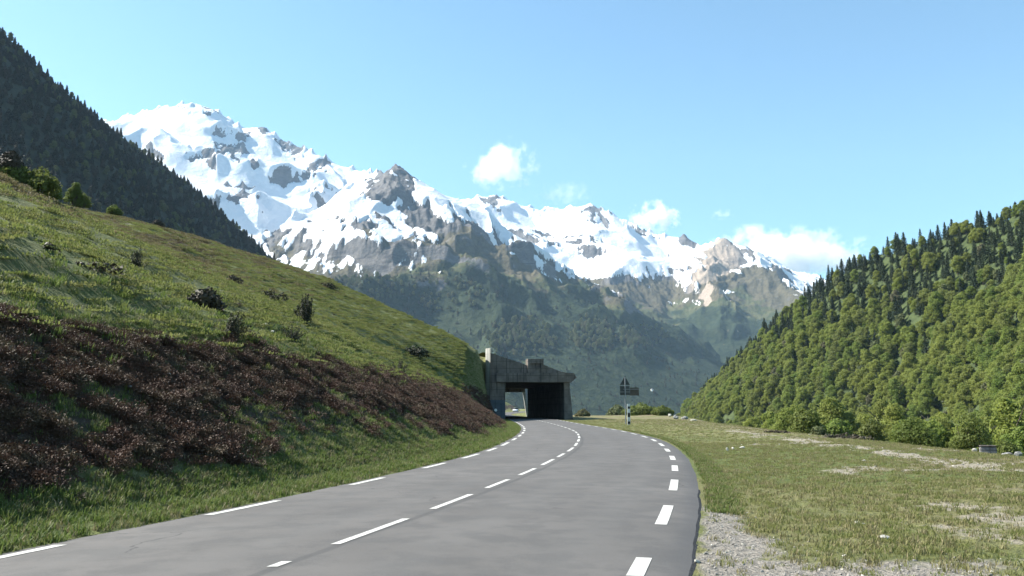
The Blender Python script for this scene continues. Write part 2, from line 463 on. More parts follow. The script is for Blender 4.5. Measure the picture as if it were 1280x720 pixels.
# ------------------------------------------------------------------ road
def build_road():
    Y = np.concatenate([np.arange(-10, 60, .4), np.arange(60, 420, 1.5)])
    xl = lx(Y) - .28 - .05 * fbm(Y, Y * 0, 2.2, 3, 3); xr = rx(Y) + .52 + .05 * fbm(Y, Y * 0 + 5, 1.6, 3, 4)
    t = np.array([0, .03, .25, .5, .75, .93, .975, 1])
    crown = np.array([-.02, .0, .035, .055, .035, .0, -.02, -.05])
    X = xl[:, None] + (xr - xl)[:, None] * t[None]
    Z = np.broadcast_to(crown[None], X.shape) + .012
    M = NT('asphalt'); p = M.pos()
    n1 = M.noise(p, .35, 5, .6); n2 = M.noise(p, 60, 3, .7); n3 = M.noise(p, 1.6, 5, .65)
    c = M.mix(M.ramp(n1, .3, .7), (.076,.071,.067), (.108,.101,.095))
    c = M.mix(M.ramp(n3, .42, .62, 0, .6), c, (.055,.054,.053))
    c = M.mix(M.ramp(n2, .3, .75, 0, .45), c, (.115,.112,.108))
    # worn wheel bands, dark seam and the fresh bitumen rim
    acr = M.attr('across')
    seam = M.math('ABSOLUTE', M.math('SUBTRACT', M.math('ADD', acr, M.math('MULTIPLY', M.math('SUBTRACT', n3, .5), .012)), .478))
    c = M.mix(M.ramp(seam, .004, .012, .55, 0), c, (.045,.045,.045))
    for w in (.17, .36, .62, .82):
        d = M.math('ABSOLUTE', M.math('SUBTRACT', acr, w))
        c = M.mix(M.ramp(d, .0, .07, .22, 0), c, (.11,.107,.103))
    rim = M.math('ADD', acr, M.math('MULTIPLY', M.math('SUBTRACT', n3, .5), .03))
    c = M.mix(M.ramp(rim, .945, .985, 0, .55), c, (.06,.06,.062))
    vo = M.new('ShaderNodeTexVoronoi', feature='DISTANCE_TO_EDGE'); vo.inputs['Scale'].default_value = .22
    wv = M.new('ShaderNodeVectorMath', operation='ADD'); M.l(p, wv.inputs[0])
    nv = M.new('ShaderNodeTexNoise'); nv.inputs['Scale'].default_value = .9; nv.inputs['Detail'].default_value = 5; M.l(p, nv.inputs['Vector']); M.l(nv.outputs['Color'], wv.inputs[1])
    M.l(wv.outputs[0], vo.inputs['Vector'])
    crack = M.math('MULTIPLY', M.ramp(vo.outputs['Distance'], .001, .004, 1, 0), M.ramp(M.noise(p, .25, 3), .5, .6))
    c = M.mix(M.math('MULTIPLY', crack, .7), c, (.03,.03,.03))
    c = M.mix(M.ramp(M.noise(p, 240, 2, .8), .56, .75, 0, .55), c, (.17,.165,.155))
    M.color(c); M.b.inputs['Roughness'].default_value = .82
    M.bump(n2, .35, .01)
    me = grid_mesh('road', X, np.repeat(Y[:, None], len(t), 1), Z, [M.m])
    attr(me, 'across', np.repeat(t[None], len(Y), 0))
    o = link('road', me); o['kind'] = 'structure'
    # broken black bitumen lip on the right edge
    Ys = np.arange(4, 16.5, .05)
    a = xr_at(Ys) - .02; w = .05 + .22 * np.clip(ridged(Ys, Ys * 0, .5, 3, 5) - .25, 0, 1) * (1 - sstep(11, 16, Ys)) + .03 * perlin(Ys * 9, Ys * 0 + 2, 3)
    cols = np.stack([a - .04, a, a + w * .6, a + np.maximum(w, .02)], 1)
    zz = np.stack([Ys * 0 + -.028, Ys * 0 - .03, -.05 + .02 * perlin(Ys * 6, Ys, 8), Ys * 0 - .1], 1)
    me = grid_mesh('road_edge', cols, np.repeat(Ys[:, None], 4, 1), zz, [plain('bitumen', (.015,.015,.016), .7, 0, .5, 14, .8)])
    e = link('road_edge', me); e['kind'] = 'structure'

def xr_at(Y): return rx(Y) + .52 + .05 * fbm(Y, Y * 0 + 5, 1.6, 3, 4)

def road_z(X, Y):
    xl = lx(Y) - .28; xr = rx(Y) + .52
    return np.interp((X - xl) / (xr - xl), [0, .03, .25, .5, .75, .93, .975, 1], [-.02, 0, .035, .055, .035, 0, -.02, -.05]) + .012

def build_markings():
    V = []; Fc = []
    def dash(fx, y0, y1, w):
        n = max(2, int((y1 - y0) / .5) + 1)
        ys = np.linspace(y0, y1, n); b = len(V)
        xs = fx(ys); sl = np.gradient(fx(np.linspace(y0 - .1, y1 + .1, n)), np.linspace(y0 - .1, y1 + .1, n))
        k = np.sqrt(1 + sl * sl)
        for x, y, kk in zip(xs, ys, k):
            for q in (-.5, .5):
                X = x + q * w * kk
                V.append((X, y, float(road_z(np.array(X), np.array(y))) + .005))
        for i in range(n - 1):
            Fc.append((b+2*i, b+2*i+1, b+2*i+3, b+2*i+2))
    gy = lambda px, py: on_flat(px, py)[1]
    # dashes seen in the photograph, then the same rhythm further on
    L = [(4.6, 6.4), (gy(0,698)-.6, gy(90,683)), (gy(255,645), gy(350,627)), (gy(428,607), gy(481,598)), (gy(523,586), gy(555,579.5)), (gy(578,573.5), gy(598,568)), (gy(609,564.5), gy(621,560.5)), (gy(626,557.5), gy(634,553.5))]
    y = L[-1][1] + 2.6
    while y < 112: L.append((y, y + 2.6)); y += 5.3
    R = [(3.0, 5.0), (gy(788,722), gy(808,699)), (gy(822,657), gy(840,633)), (gy(842,614), gy(842,600.5)), (gy(842,589.5), gy(842,582.5)), (gy(842,575.5), gy(839,570.5)), (gy(836,565), gy(832,561.5))]
    y = R[-1][1] + 2.4
    while y < 112: R.append((y, y + 2.5)); y += 4.9
    C = [(5.0, 6.6), (gy(333,718), gy(367,711)), (gy(420,688.5), gy(515,655)), (gy(541,642), gy(594,623)), (gy(608,614.5), gy(641,603.5)), (gy(651,597.5), gy(672,589)), (gy(678,584.5), gy(692,577)), (gy(697,574), gy(708,569.5))]
    y = C[-1][1] + 1.4
    while y < 112: C.append((y, y + 2.7)); y += 4.2
    for a, b in L: dash(lx, a, b, .14)
    for a, b in R: dash(rx, a, b, .155)
    for a, b in C: dash(cx, a, b, .10)
    M = NT('road_paint'); p = M.pos()
    n = M.noise(p, 30, 5, .75); n2 = M.noise(p, 5, 4, .6)
    c = M.mix(M.ramp(n2, .3, .7), (.38,.375,.35), (.56,.55,.51))
    M.color(M.mix(M.ramp(n, .58, .68), c, (.13,.13,.125))); M.b.inputs['Roughness'].default_value = .6
    o = link('road_markings', mesh_np('road_markings', V, Fc, [M.m])); o['kind'] = 'structure'
build_road(); build_markings()

# ------------------------------------------------------------------ mountains built from ridge lines
def ridge_field(X, Y, ridges, floor=-40.0):
    H = np.full(X.shape, floor); D = np.full(X.shape, 1e9); A = np.zeros(X.shape)
    for pts, k, rough in ridges:
        P = np.array([at(*q) for q in pts])
        for a, b in zip(P[:-1], P[1:]):
            ab = b - a; L2 = ab[0]**2 + ab[1]**2 + 1e-6
            t = np.clip(((X - a[0]) * ab[0] + (Y - a[1]) * ab[1]) / L2, 0, 1)
            d = np.hypot(X - a[0] - t * ab[0], Y - a[1] - t * ab[1])
            # concave flanks: steep near the crest, easing out below
            h = a[2] + t * ab[2] - k * (d * .82 + 180 * (1 - np.exp(-d / 260)) * .55)
            m = h > H
            H = np.where(m, h, H); D = np.where(m, d, D); A = np.where(m, rough, A)
    return H, D, A

def polar(px0, px1, ncol, d0, d1, nrow):
    u = (np.linspace(px0, px1, ncol) - 640) / F
    d = np.linspace(d0, d1, nrow)
    D, U = np.meshgrid(d, u, indexing='ij')
    return U * D, D

def slope_of(X, Y, Z):
    # gradient on a skewed grid
    Xi = np.gradient(X, axis=0); Xj = np.gradient(X, axis=1)
    Yi = np.gradient(Y, axis=0); Yj = np.gradient(Y, axis=1)
    Zi = np.gradient(Z, axis=0); Zj = np.gradient(Z, axis=1)
    det = Xi * Yj - Xj * Yi
    gx = (Zi * Yj - Zj * Yi) / det; gy = (Xi * Zj - Xj * Zi) / det
    return gx, gy

def mountain_material():
    M = NT('mountain_rock_and_snow'); p = M.pos()
    n1 = M.noise(p, .012, 6, .65); n2 = M.noise(p, .05, 5, .7); n3 = M.noise(p, .0035, 4, .6)
    strata = M.noise(p, .01, 5, .7, 1.5, (1, 1, 3.5))
    rock = M.mix(M.ramp(strata, .35, .65), (.075,.073,.075), (.165,.152,.14))
    rock = M.mix(M.ramp(n3, .4, .6, 0, .6), rock, (.13,.13,.135))
    rock = M.mix(M.attr('tan'), rock, (.33,.27,.215))
    grass = M.mix(M.ramp(n1, .35, .65), (.05,.062,.028), (.09,.088,.042))
    wood = M.mix(M.ramp(n2, .35, .65), (.014,.025,.014), (.032,.045,.022))
    wood = M.mix(M.ramp(n1, .52, .72, 0, .5), wood, (.05,.058,.028))
    jit = M.math('MULTIPLY', M.math('SUBTRACT', n2, .5), .5)
    jit2 = M.math('MULTIPLY', M.math('SUBTRACT', n1, .5), .5)
    n4 = M.noise(p, .16, 4, .7)
    rock = M.mix(M.ramp(n4, .45, .7, 0, .55), rock, (.06,.058,.058))
    alp = M.mix(M.ramp(n2, .35, .65), (.062,.055,.036), (.10,.088,.055))
    c = M.mix(M.ramp(M.math('ADD', M.attr('alpine'), M.math('MULTIPLY', jit, 1.2)), .4, .65), rock, alp)
    c = M.mix(M.ramp(M.math('ADD', M.attr('grass'), jit), .4, .6), c, grass)
    c = M.mix(M.ramp(M.math('ADD', M.attr('wood'), jit), .42, .58), c, wood)
    streak = M.math('MULTIPLY', M.math('SUBTRACT', M.noise(p, .05, 5, .65, 0, (1, .3, .3)), .5), 1.3)
    sn = M.math('ADD', M.math('ADD', M.attr('snow'), streak), M.math('ADD', M.math('MULTIPLY', jit, .95), M.math('MULTIPLY', jit2, .5)))
    c = M.mix(M.ramp(sn, .46, .54), c, (.70,.715,.74))
    M.color(c); M.b.inputs['Specular IOR Level'].default_value = .1
    M.bump(M.math('ADD', n1, M.math('ADD', M.math('MULTIPLY', n2, .4), M.math('MULTIPLY', n4, .16))), .7, 22)
    return M.m
MAT['mountain'] = mountain_material()

def build_range(ridges, g, seed, snowline, tan_at=None, treeline=430, rough=1.0, bare=(), snowy=(), woody=1.0):
    X, Y = polar(*g)
    H, D, A = ridge_field(X, Y, ridges)
    wX = X + fbm(X, Y, 300, 3, seed + 50) * 110; wY = Y + fbm(X, Y, 300, 3, seed + 57) * 110
    w = np.clip(D / 260, .12, 1) * sstep(-40, 350, H) * A
    R = ridged(wX, wY, 620, 6, seed, .5)
    Rl = ridged(wX, wY, 620, 2, seed, .5)
    R2 = ridged(wX, wY, 170, 4, seed + 21, .55)
    Zs = H + rough * w * ((Rl - .42) * 135 + fbm(X, Y, 240, 2, seed + 44) * 14)
    gx, gy = slope_of(X, Y, Zs)
    sl0 = np.hypot(gx, gy)
    n = fbm(X, Y, 260, 4, seed + 5); n2 = fbm(X, Y, 70, 3, seed + 6)
    q = Zs + .42 * X + fbm(X, Y, 400, 3, seed + 8) * 120
    st = perlin(q / 62.0, (X * .6 - Y * .5) / 420.0, seed + 9) + .5 * perlin(q / 25.0, (X - Y) / 190.0, seed + 10)
    gul = ridged(X + Y * .2, Y * .33, 85, 3, seed + 33)
    dz = np.clip((Zs - snowline) / 240, -.95, .55)
    snow = .5 + dz + .15 * n + (.05 + .30 * np.exp(-((Zs - snowline - 40) / 200) ** 2)) * (.8 * st - 1.5 * (gul - .42) - 1.6 * (ridged(X - Y * .15, Y * .35, 40, 2, seed + 39) - .42)) - .9 * np.maximum(sl0 - 1.25, 0) - .25 * (R - .42)
    px, py = project(X, Y, Zs)
    for (bx, by, rx_, ry_, ang, amt) in bare:
        c, s = math.cos(math.radians(ang)), math.sin(math.radians(ang))
        q = ((px-bx)*c + (py-by)*s)**2 / rx_**2 + (-(px-bx)*s + (py-by)*c)**2 / ry_**2
        snow = snow - amt * (1 - sstep(.25, 1.5, q + n2 * .55 + st * .75 + (.45 - gul) * 1.3))
    snow = np.clip(snow, -.5, 1.5)
    b = 1 - sstep(.38, .72, snow)
    Z = H + rough * w * ((Rl - .42) * 135 + fbm(X, Y, 240, 2, seed + 44) * 14 + b * ((R - Rl) * 120 + (R2 - .4) * 24))
    Z = Z + b * np.clip(D / 120, .35, 1) * A * sstep(200, 700, H) * ((ridged(X + Y * .2, Y * .33, 85, 3, seed + 33) - .4) * 18 + (ridged(X, Y * .4, 30, 2, seed + 35) - .4) * 7)
    Z = Z + A * np.exp(-D / 60) * sstep(300, 700, H) * (ridged(X, Y, 130, 4, seed + 37, .6) - .33) * 40
    gx, gy = slope_of(X, Y, Z)
    sl = np.hypot(gx, gy)
    grass = sstep(1.35, .85, sl0) * sstep(snowline + 20, snowline - 230, Z + n * 200 + n2 * 60)
    wood = woody * sstep(treeline + 120, treeline - 80, Z + n * 200) * sstep(-.7, -.1, n2 + n * .6 + .25)
    me = grid_mesh('mountain', X, Y, Z, [MAT['mountain']])
    attr(me, 'snow', snow); attr(me, 'grass', grass); attr(me, 'alpine', sstep(snowline + 260, snowline - 120, Z + n * 220) * sstep(1.5, .95, sl0)); attr(me, 'wood', wood)
    tn = np.zeros(X.shape)
    if tan_at:
        for (bx, by, rx_, ry_) in tan_at:
            tn = np.maximum(tn, 1 - sstep(.4, 1.2, ((px-bx)/rx_)**2 + ((py-by)/ry_)**2 + n2 * .5))
    attr(me, 'tan', tn)
    o = link('mountain', me); o['kind'] = 'structure'
    return o, X, Y, Z, wood, sl

R1 = [
 ([(40,230,5700),(110,175,5450),(150,147,5300),(180,137,5200),(205,131,5200),(237,126,5100),(262,134,5100),(285,148,5100),(303,157,5050),(330,158,5000),(350,171,4950),(372,181,4900),(400,192,4800),(425,203,4750),(445,209,4700),(470,214,4500),(485,216,4100),(497,207,3600)], .72, 1.0),
 ([(497,207,3600),(520,233,3560),(545,256,3540),(575,282,3520),(610,310,3520),(650,338,3540),(700,372,3580),(750,403,3620),(790,432,3660),(830,466,3720),(868,500,3800)], .95, .42),
 ([(237,126,5100),(262,172,4750),(283,215,4500),(298,240,4350),(312,262,4150),(330,300,3900)], .8, 1.0),
 ([(330,158,5000),(352,195,4750),(372,225,4550)], .95, .8),
 ([(497,207,3600),(484,250,3420),(474,290,3240),(478,330,3020),(492,370,2760),(520,415,2400)], .85, .8),
 ([(300,300,3900),(345,310,3600),(400,345,3200),(450,368,2800),(520,405,2400)], .75, .7),
 ([(610,310,3520),(622,352,3180),(640,395,2800),(670,440,2350)], .95, .4),
 ([(545,256,3540),(556,300,3300),(570,345,3000),(592,392,2600),(620,440,2150)], .9, .45),
]
BARE1 = [(228,136,24,5,20,.55),(192,141,14,4,-20,.5),(288,188,28,15,15,.8),(306,172,14,9,0,.6),(331,162,11,6,35,.9),(364,184,20,13,40,.65),(355,221,15,14,0,.9),(401,206,24,9,-30,.6),(432,206,16,6,20,.5),
         (240,190,10,14,-10,.5),(262,199,18,8,20,.5),(300,243,18,17,45,.85),(280,225,10,16,0,.4),(488,230,36,17,-20,2.2),(500,218,20,24,0,2.4),(262,140,10,6,20,.7),(410,199,8,5,20,.8),(330,160,9,6,20,.7),(527,262,30,14,35,.9),(462,278,64,9,2,.8),(430,283,30,10,0,.5),(500,300,26,8,-20,.4),
         (368,306,36,18,10,1.0),(600,312,74,32,38,1.7),(655,348,60,24,38,1.7),(560,300,24,26,35,.8),(540,272,30,16,40,1.3)]
M1 = build_range(R1, (-40, 900, 820, 1500, 5900, 430), 3, 540, bare=BARE1, treeline=380)

R2 = [
 ([(470,260,6200),(520,244,6000),(540,243,5900),(565,250,5800),(590,249,5800),(600,243,5750),(622,244,5700),(640,252,5700),(675,262,5600),(690,259,5600),(712,259,5600),(735,254,5500),(760,263,5400),(790,278,5300),(802,287,5200),(830,292,5100),(855,294,5000),(880,304,4900),(893,300,4750),(905,296,4600)], .62, 1.0),
 ([(905,296,4600),(921,314,4550),(940,338,4450),(965,372,4350),(990,402,4250),(1030,440,4100)], 1.0, .7),
 ([(905,296,4600),(897,330,4400),(905,368,4150),(922,408,3850),(935,440,3600),(945,480,3200)], 1.0, .6),
 ([(880,304,4900),(850,345,4600),(836,372,4350),(850,400,4000),(872,432,3600),(890,475,3000)], .75, .7),
 ([(735,254,5500),(748,290,5100),(760,318,4850),(775,345,4600),(790,362,4400)], .62, .8),
 ([(640,252,5700),(655,290,5300),(690,318,4900),(715,345,4600),(738,372,4300),(770,410,3800),(800,450,3300)], .66, .8),
]
BARE2 = [(616,249,16,7,0,.9),(745,270,26,11,20,.75),(803,287,9,7,40,.9),(862,299,18,8,25,.9),(640,297,40,13,6,.75),(733,308,26,14,10,.7),(690,300,22,8,10,.5),(775,353,60,8,-5,.45),(800,380,74,24,-14,1.0),(840,352,30,16,20,.5),
         (905,320,30,32,0,1.6),(888,352,20,40,-20,1.0),(945,365,36,48,50,1.6),(925,385,34,34,20,.8),(675,268,20,5,0,.4),(830,296,14,5,10,.5)]
M2 = build_range(R2, (440, 1090, 640, 2300, 6600, 330), 41, 600, tan_at=[(893,345,34,56),(930,425,40,30)], bare=BARE2, treeline=400, rough=.85, woody=1.0)

R3 = [([(860,350,7600),(905,332,7400),(935,314,7200),(958,319,7100),(985,336,6900),(1015,349,6800),(1060,376,6600),(1120,410,6400)], .6, .8),
      ([(958,319,7100),(970,350,6700),(990,380,6300)], .7, .8)]
M3 = build_range(R3, (840, 1150, 220, 5600, 7700, 130), 77, 840, rough=.7)

# wooded hills close by -------------------------------------------------
def near_hill(name, ridges, X, Y, seed, lump, mat, floor=-40):
    H, D, A = ridge_field(X, Y, ridges, floor)
    Z = H + np.clip(D / 60, .15, 1) * (fbm(X, Y, lump, 4, seed) * lump * .16 + fbm(X, Y, lump * .3, 3, seed + 3) * lump * .05)
    me = grid_mesh(name, X, Y, Z, [mat])
    o = link(name, me); o['kind'] = 'structure'
    return X, Y, Z, H, D

def floor_mat(name, a, b):
    M = NT(name); p = M.pos()
    n = M.noise(p, .15, 6, .65)
    M.color(M.mix(M.ramp(n, .35, .65), a, b)); M.bump(n, .6, 1.0)
    return M.m
RH = [([(1700,90,240),(1500,180,330),(1380,222,400),(1280,262,450),(1180,292,500),(1080,325,560),(1030,355,600),(990,386,640),(950,424,680),(905,468,730),(868,502,780)], .98, 1.0)]
xx, yy = np.meshgrid(np.arange(40, 620, 5.0), np.arange(60, 1000, 6.0), indexing='ij')
HILL_R = near_hill('hill', RH, xx, yy, 5, 60, floor_mat('forest_floor', (.03,.045,.015), (.055,.075,.024)))
LH = [([(-260,-120,760),(-100,-50,800),(0,35,860),(70,104,920),(150,169,990),(230,224,1060),(300,284,1130),(350,333,1190),(420,400,1280),(520,480,1400)], .95, 1.0)]
xx, yy = np.meshgrid(np.arange(-1000, 60, 9.0), np.arange(330, 1700, 10.0), indexing='ij')
HILL_L = near_hill('hill', LH, xx, yy, 15, 120, floor_mat('dark_forest_floor', (.022,.028,.016), (.045,.045,.025)))

# ------------------------------------------------------------------ leaf clouds, trees, shrubs
def quads_from(c, n, size, rs, aspect=1.0):
    """diamond leaves at c facing roughly n"""
    N = len(c)
    r = rs.normal(size=(N, 3)); n = n + r * .55
    n /= np.linalg.norm(n, axis=1)[:, None] + 1e-9
    a = np.cross(n, rs.normal(size=(N, 3))); a /= np.linalg.norm(a, axis=1)[:, None] + 1e-9
    b = np.cross(n, a)
    s = (size * rs.uniform(.6, 1.35, N))[:, None]
    V = np.stack([c - a * s, c - b * s * .6 * aspect, c + a * s, c + b * s * .6 * aspect], 1)
    return V.reshape(-1, 3), np.arange(4 * N).reshape(N, 4)

def crown_leaves(rs, lobes, per, leaf, flat=.85):
    C = []; Nn = []
    for (x, y, z, r) in lobes:
        k = int(per * r * r)
        d = rs.normal(size=(k, 3)); d /= np.linalg.norm(d, axis=1)[:, None]
        d[:, 2] = np.where(d[:, 2] < -.6, -d[:, 2], d[:, 2])
        rad = r * rs.uniform(.55, 1.05, k) ** .6
        bump = 1 + .18 * np.sin(d[:, 0] * 5 + x * 3) * np.sin(d[:, 1] * 5 + z * 2) + .12 * np.sin(d[:, 2] * 7 + y)
        C.append(np.array([x, y, z]) + d * (rad * bump)[:, None] * np.array([1, 1, flat])); Nn.append(d)
    return quads_from(np.concatenate(C), np.concatenate(Nn), leaf, rs)

def trunk_mb(rs, h, r0, limbs):
    mb = MB()
    w = rs.normal(size=2) * .03 * h
    pts = [(0, 0, -.6), (w[0]*.3, w[1]*.3, h*.3), (w[0], w[1], h*.62), (w[0]*1.3, w[1]*1.3, h*.85)]
    mb.tube(pts, [r0 * 1.25, r0, r0 * .6, r0 * .2], 7)
    for i in range(limbs):
        a = i * 2.4 + rs.uniform(0, 1); z = h * rs.uniform(.3, .65); L = h * rs.uniform(.22, .36)
        mb.tube([(w[0]*.5, w[1]*.5, z), (math.cos(a)*L*.5, math.sin(a)*L*.5, z + L*.35), (math.cos(a)*L, math.sin(a)*L, z + L*.8)], [r0*.45, r0*.3, r0*.1], 5)
    return mb

def broadleaf(seed, h=10, w=4.0, leaf=.3, per=120, nl=15):
    rs = np.random.default_rng(seed)
    lobes = [(0, 0, h * .34, w * .58), (0, 0, h * .60, w * .64), (0, 0, h * .82, w * .45)]
    for i in range(nl):
        a = i * 2.39996 + rs.uniform(-.4, .4); t = (i + .5) / nl
        z = h * (.15 + .74 * t); rr = w * .62 * math.sin(math.pi * min(1, (.30 + .66 * t))) ** .6 * rs.uniform(.75, 1.1)
        lobes.append((rr * math.cos(a), rr * math.sin(a), z, w * rs.uniform(.26, .42)))
    V, Fq = crown_leaves(rs, lobes, per, leaf)
    return V, Fq, trunk_mb(rs, h, .03 * h * .6, 5)

def conifer(seed, h=13, w=2.3, leaf=.34):
    rs = np.random.default_rng(seed)
    C = []; Nn = []
    z = h * .10; lev = 0
    while z < h * .985:
        t = (z - h * .1) / (h * .9)
        L = w * (1 - t) ** .8 * rs.uniform(.82, 1.12) + .12
        nb = int(5 + 5 * (1 - t))
        for b in range(nb):
            a = 2 * math.pi * (b + rs.uniform(-.3, .3)) / nb + lev * .7
            Lb = L * rs.uniform(.75, 1.15); n = int(3 + Lb * 5)
            q = np.linspace(.15, 1, n)
            dr = -.28 * q * q * Lb + .12 * q * Lb
            C.append(np.stack([np.cos(a) * q * Lb, np.sin(a) * q * Lb, z + dr], 1) + rs.normal(size=(n, 3)) * .11)
            Nn.append(np.stack([np.cos(a) * q * .5, np.sin(a) * q * .5, np.full(n, .9)], 1))
        z += h * .052 * (1 - .45 * t); lev += 1
    V, Fq = quads_from(np.concatenate(C), np.concatenate(Nn), leaf, rs, 1.2)
    mb = MB(); mb.tube([(0, 0, -.8), (0, 0, h * .5), (0, 0, h * .98)], [.02 * h, .012 * h, .02], 6)
    return V, Fq, mb

def join_tree(name, tup, leafm):
    V, Fq, mb = tup
    tm = mb.mesh('tmp', MAT['bark'])
    import bmesh
    me = mesh_np(name, V, Fq, [leafm, MAT['bark']], False)
    bm = bmesh.new(); bm.from_mesh(me)
    k = len(bm.faces); bm.from_mesh(tm); bm.faces.ensure_lookup_table()
    for f in bm.faces[k:]: f.material_index = 1
    bm.to_mesh(me); bm.free(); bpy.data.meshes.remove(tm)
    return me

BEECH = [join_tree('broadleaf_tree', broadleaf(100 + i, 10 * s, w, .21, 190, 15), MAT['beech']) for i, (s, w) in enumerate([(1, 4.1), (1.15, 3.7), (.85, 4.5), (1.3, 3.2), (.95, 3.7), (1.2, 4.4), (.75, 3.4)])]
SPRUCE = [join_tree('conifer_tree', conifer(200 + i, h, w, .3), MAT['spruce']) for i, (h, w) in enumerate([(13, 3.0), (14.5, 2.9), (12, 3.3)])]
DSPRUCE = [join_tree('dark_conifer', conifer(230 + i, h, w, .42), MAT['darkspruce']) for i, (h, w) in enumerate([(9, 2.8), (11, 2.7), (7.5, 3.0)])]
PALE = [join_tree('pale_tree', broadleaf(260 + i, 8, 3.2, .32, 70, 12), MAT['pale']) for i in range(2)]

# ------------------------------------------------------------------ scatter: ONE object whose points carry copies of small plants
def scatter(name, pts, kinds, rots, scales, templates, label=None, cat=None):
    me = bpy.data.meshes.new(name)
    me.vertices.add(len(pts)); me.vertices.foreach_set('co', np.asarray(pts, np.float32).ravel())
    a = me.attributes.new('which', 'INT', 'POINT'); a.data.foreach_set('value', np.asarray(kinds, np.int32))
    a = me.attributes.new('turn', 'FLOAT_VECTOR', 'POINT'); a.data.foreach_set('vector', np.asarray(rots, np.float32).ravel())
    sc_ = np.asarray(scales, np.float32)
    if sc_.ndim == 1: sc_ = np.repeat(sc_[:, None], 3, 1)
    a = me.attributes.new('size', 'FLOAT_VECTOR', 'POINT'); a.data.foreach_set('vector', sc_.ravel())
    o = link(name, me)
    ng = bpy.data.node_groups.new(name, 'GeometryNodeTree')
    ng.interface.new_socket('Geometry', in_out='INPUT', socket_type='NodeSocketGeometry')
    ng.interface.new_socket('Geometry', in_out='OUTPUT', socket_type='NodeSocketGeometry')
    N = ng.nodes; Lk = ng.links.new
    gi = N.new('NodeGroupInput'); go = N.new('NodeGroupOutput'); jn = N.new('GeometryNodeJoinGeometry')
    def na(nm, ty):
        nd = N.new('GeometryNodeInputNamedAttribute'); nd.data_type = ty; nd.inputs['Name'].default_value = nm
        return nd.outputs['Attribute']
    w = na('which', 'INT'); tr = na('turn', 'FLOAT_VECTOR'); sz = na('size', 'FLOAT_VECTOR')
    er = N.new('FunctionNodeEulerToRotation'); Lk(tr, er.inputs[0])
    for i, tob in enumerate(templates):
        oi = N.new('GeometryNodeObjectInfo'); oi.inputs['Object'].default_value = tob; oi.transform_space = 'ORIGINAL'
        cmp = N.new('FunctionNodeCompare'); cmp.data_type = 'INT'; cmp.operation = 'EQUAL'
        Lk(w, cmp.inputs[2]); cmp.inputs[3].default_value = i
        ip = N.new('GeometryNodeInstanceOnPoints')
        Lk(gi.outputs[0], ip.inputs['Points']); Lk(cmp.outputs[0], ip.inputs['Selection'])
        Lk(oi.outputs['Geometry'], ip.inputs['Instance']); Lk(er.outputs[0], ip.inputs['Rotation']); Lk(sz, ip.inputs['Scale'])
        Lk(ip.outputs[0], jn.inputs[0])
    Lk(jn.outputs[0], go.inputs[0])
    md = o.modifiers.new('plants', 'NODES'); md.node_group = ng
    o['kind'] = 'stuff'
    if label: o['label'] = label
    if cat: o['category'] = cat
    return o

def tmpl(name, me):
    return bpy.data.objects.new(name, me)      # geometry source only

def bil(grid, x, y):
    X, Y, Z = grid[:3]
    fx = (x - X[0, 0]) / (X[1, 0] - X[0, 0]); fy = (y - Y[0, 0]) / (Y[0, 1] - Y[0, 0])
    i = np.clip(fx.astype(int), 0, X.shape[0] - 2); j = np.clip(fy.astype(int), 0, X.shape[1] - 2)
    a = np.clip(fx - i, 0, 1); b = np.clip(fy - j, 0, 1)
    return Z[i, j]*(1-a)*(1-b) + Z[i+1, j]*a*(1-b) + Z[i, j+1]*(1-a)*b + Z[i+1, j+1]*a*b

def visible(x, y, z, h, back=None):
    px, py = project(x, y, z + h * .7)
    return (px > -40) & (px < 1320) & (py < 620)

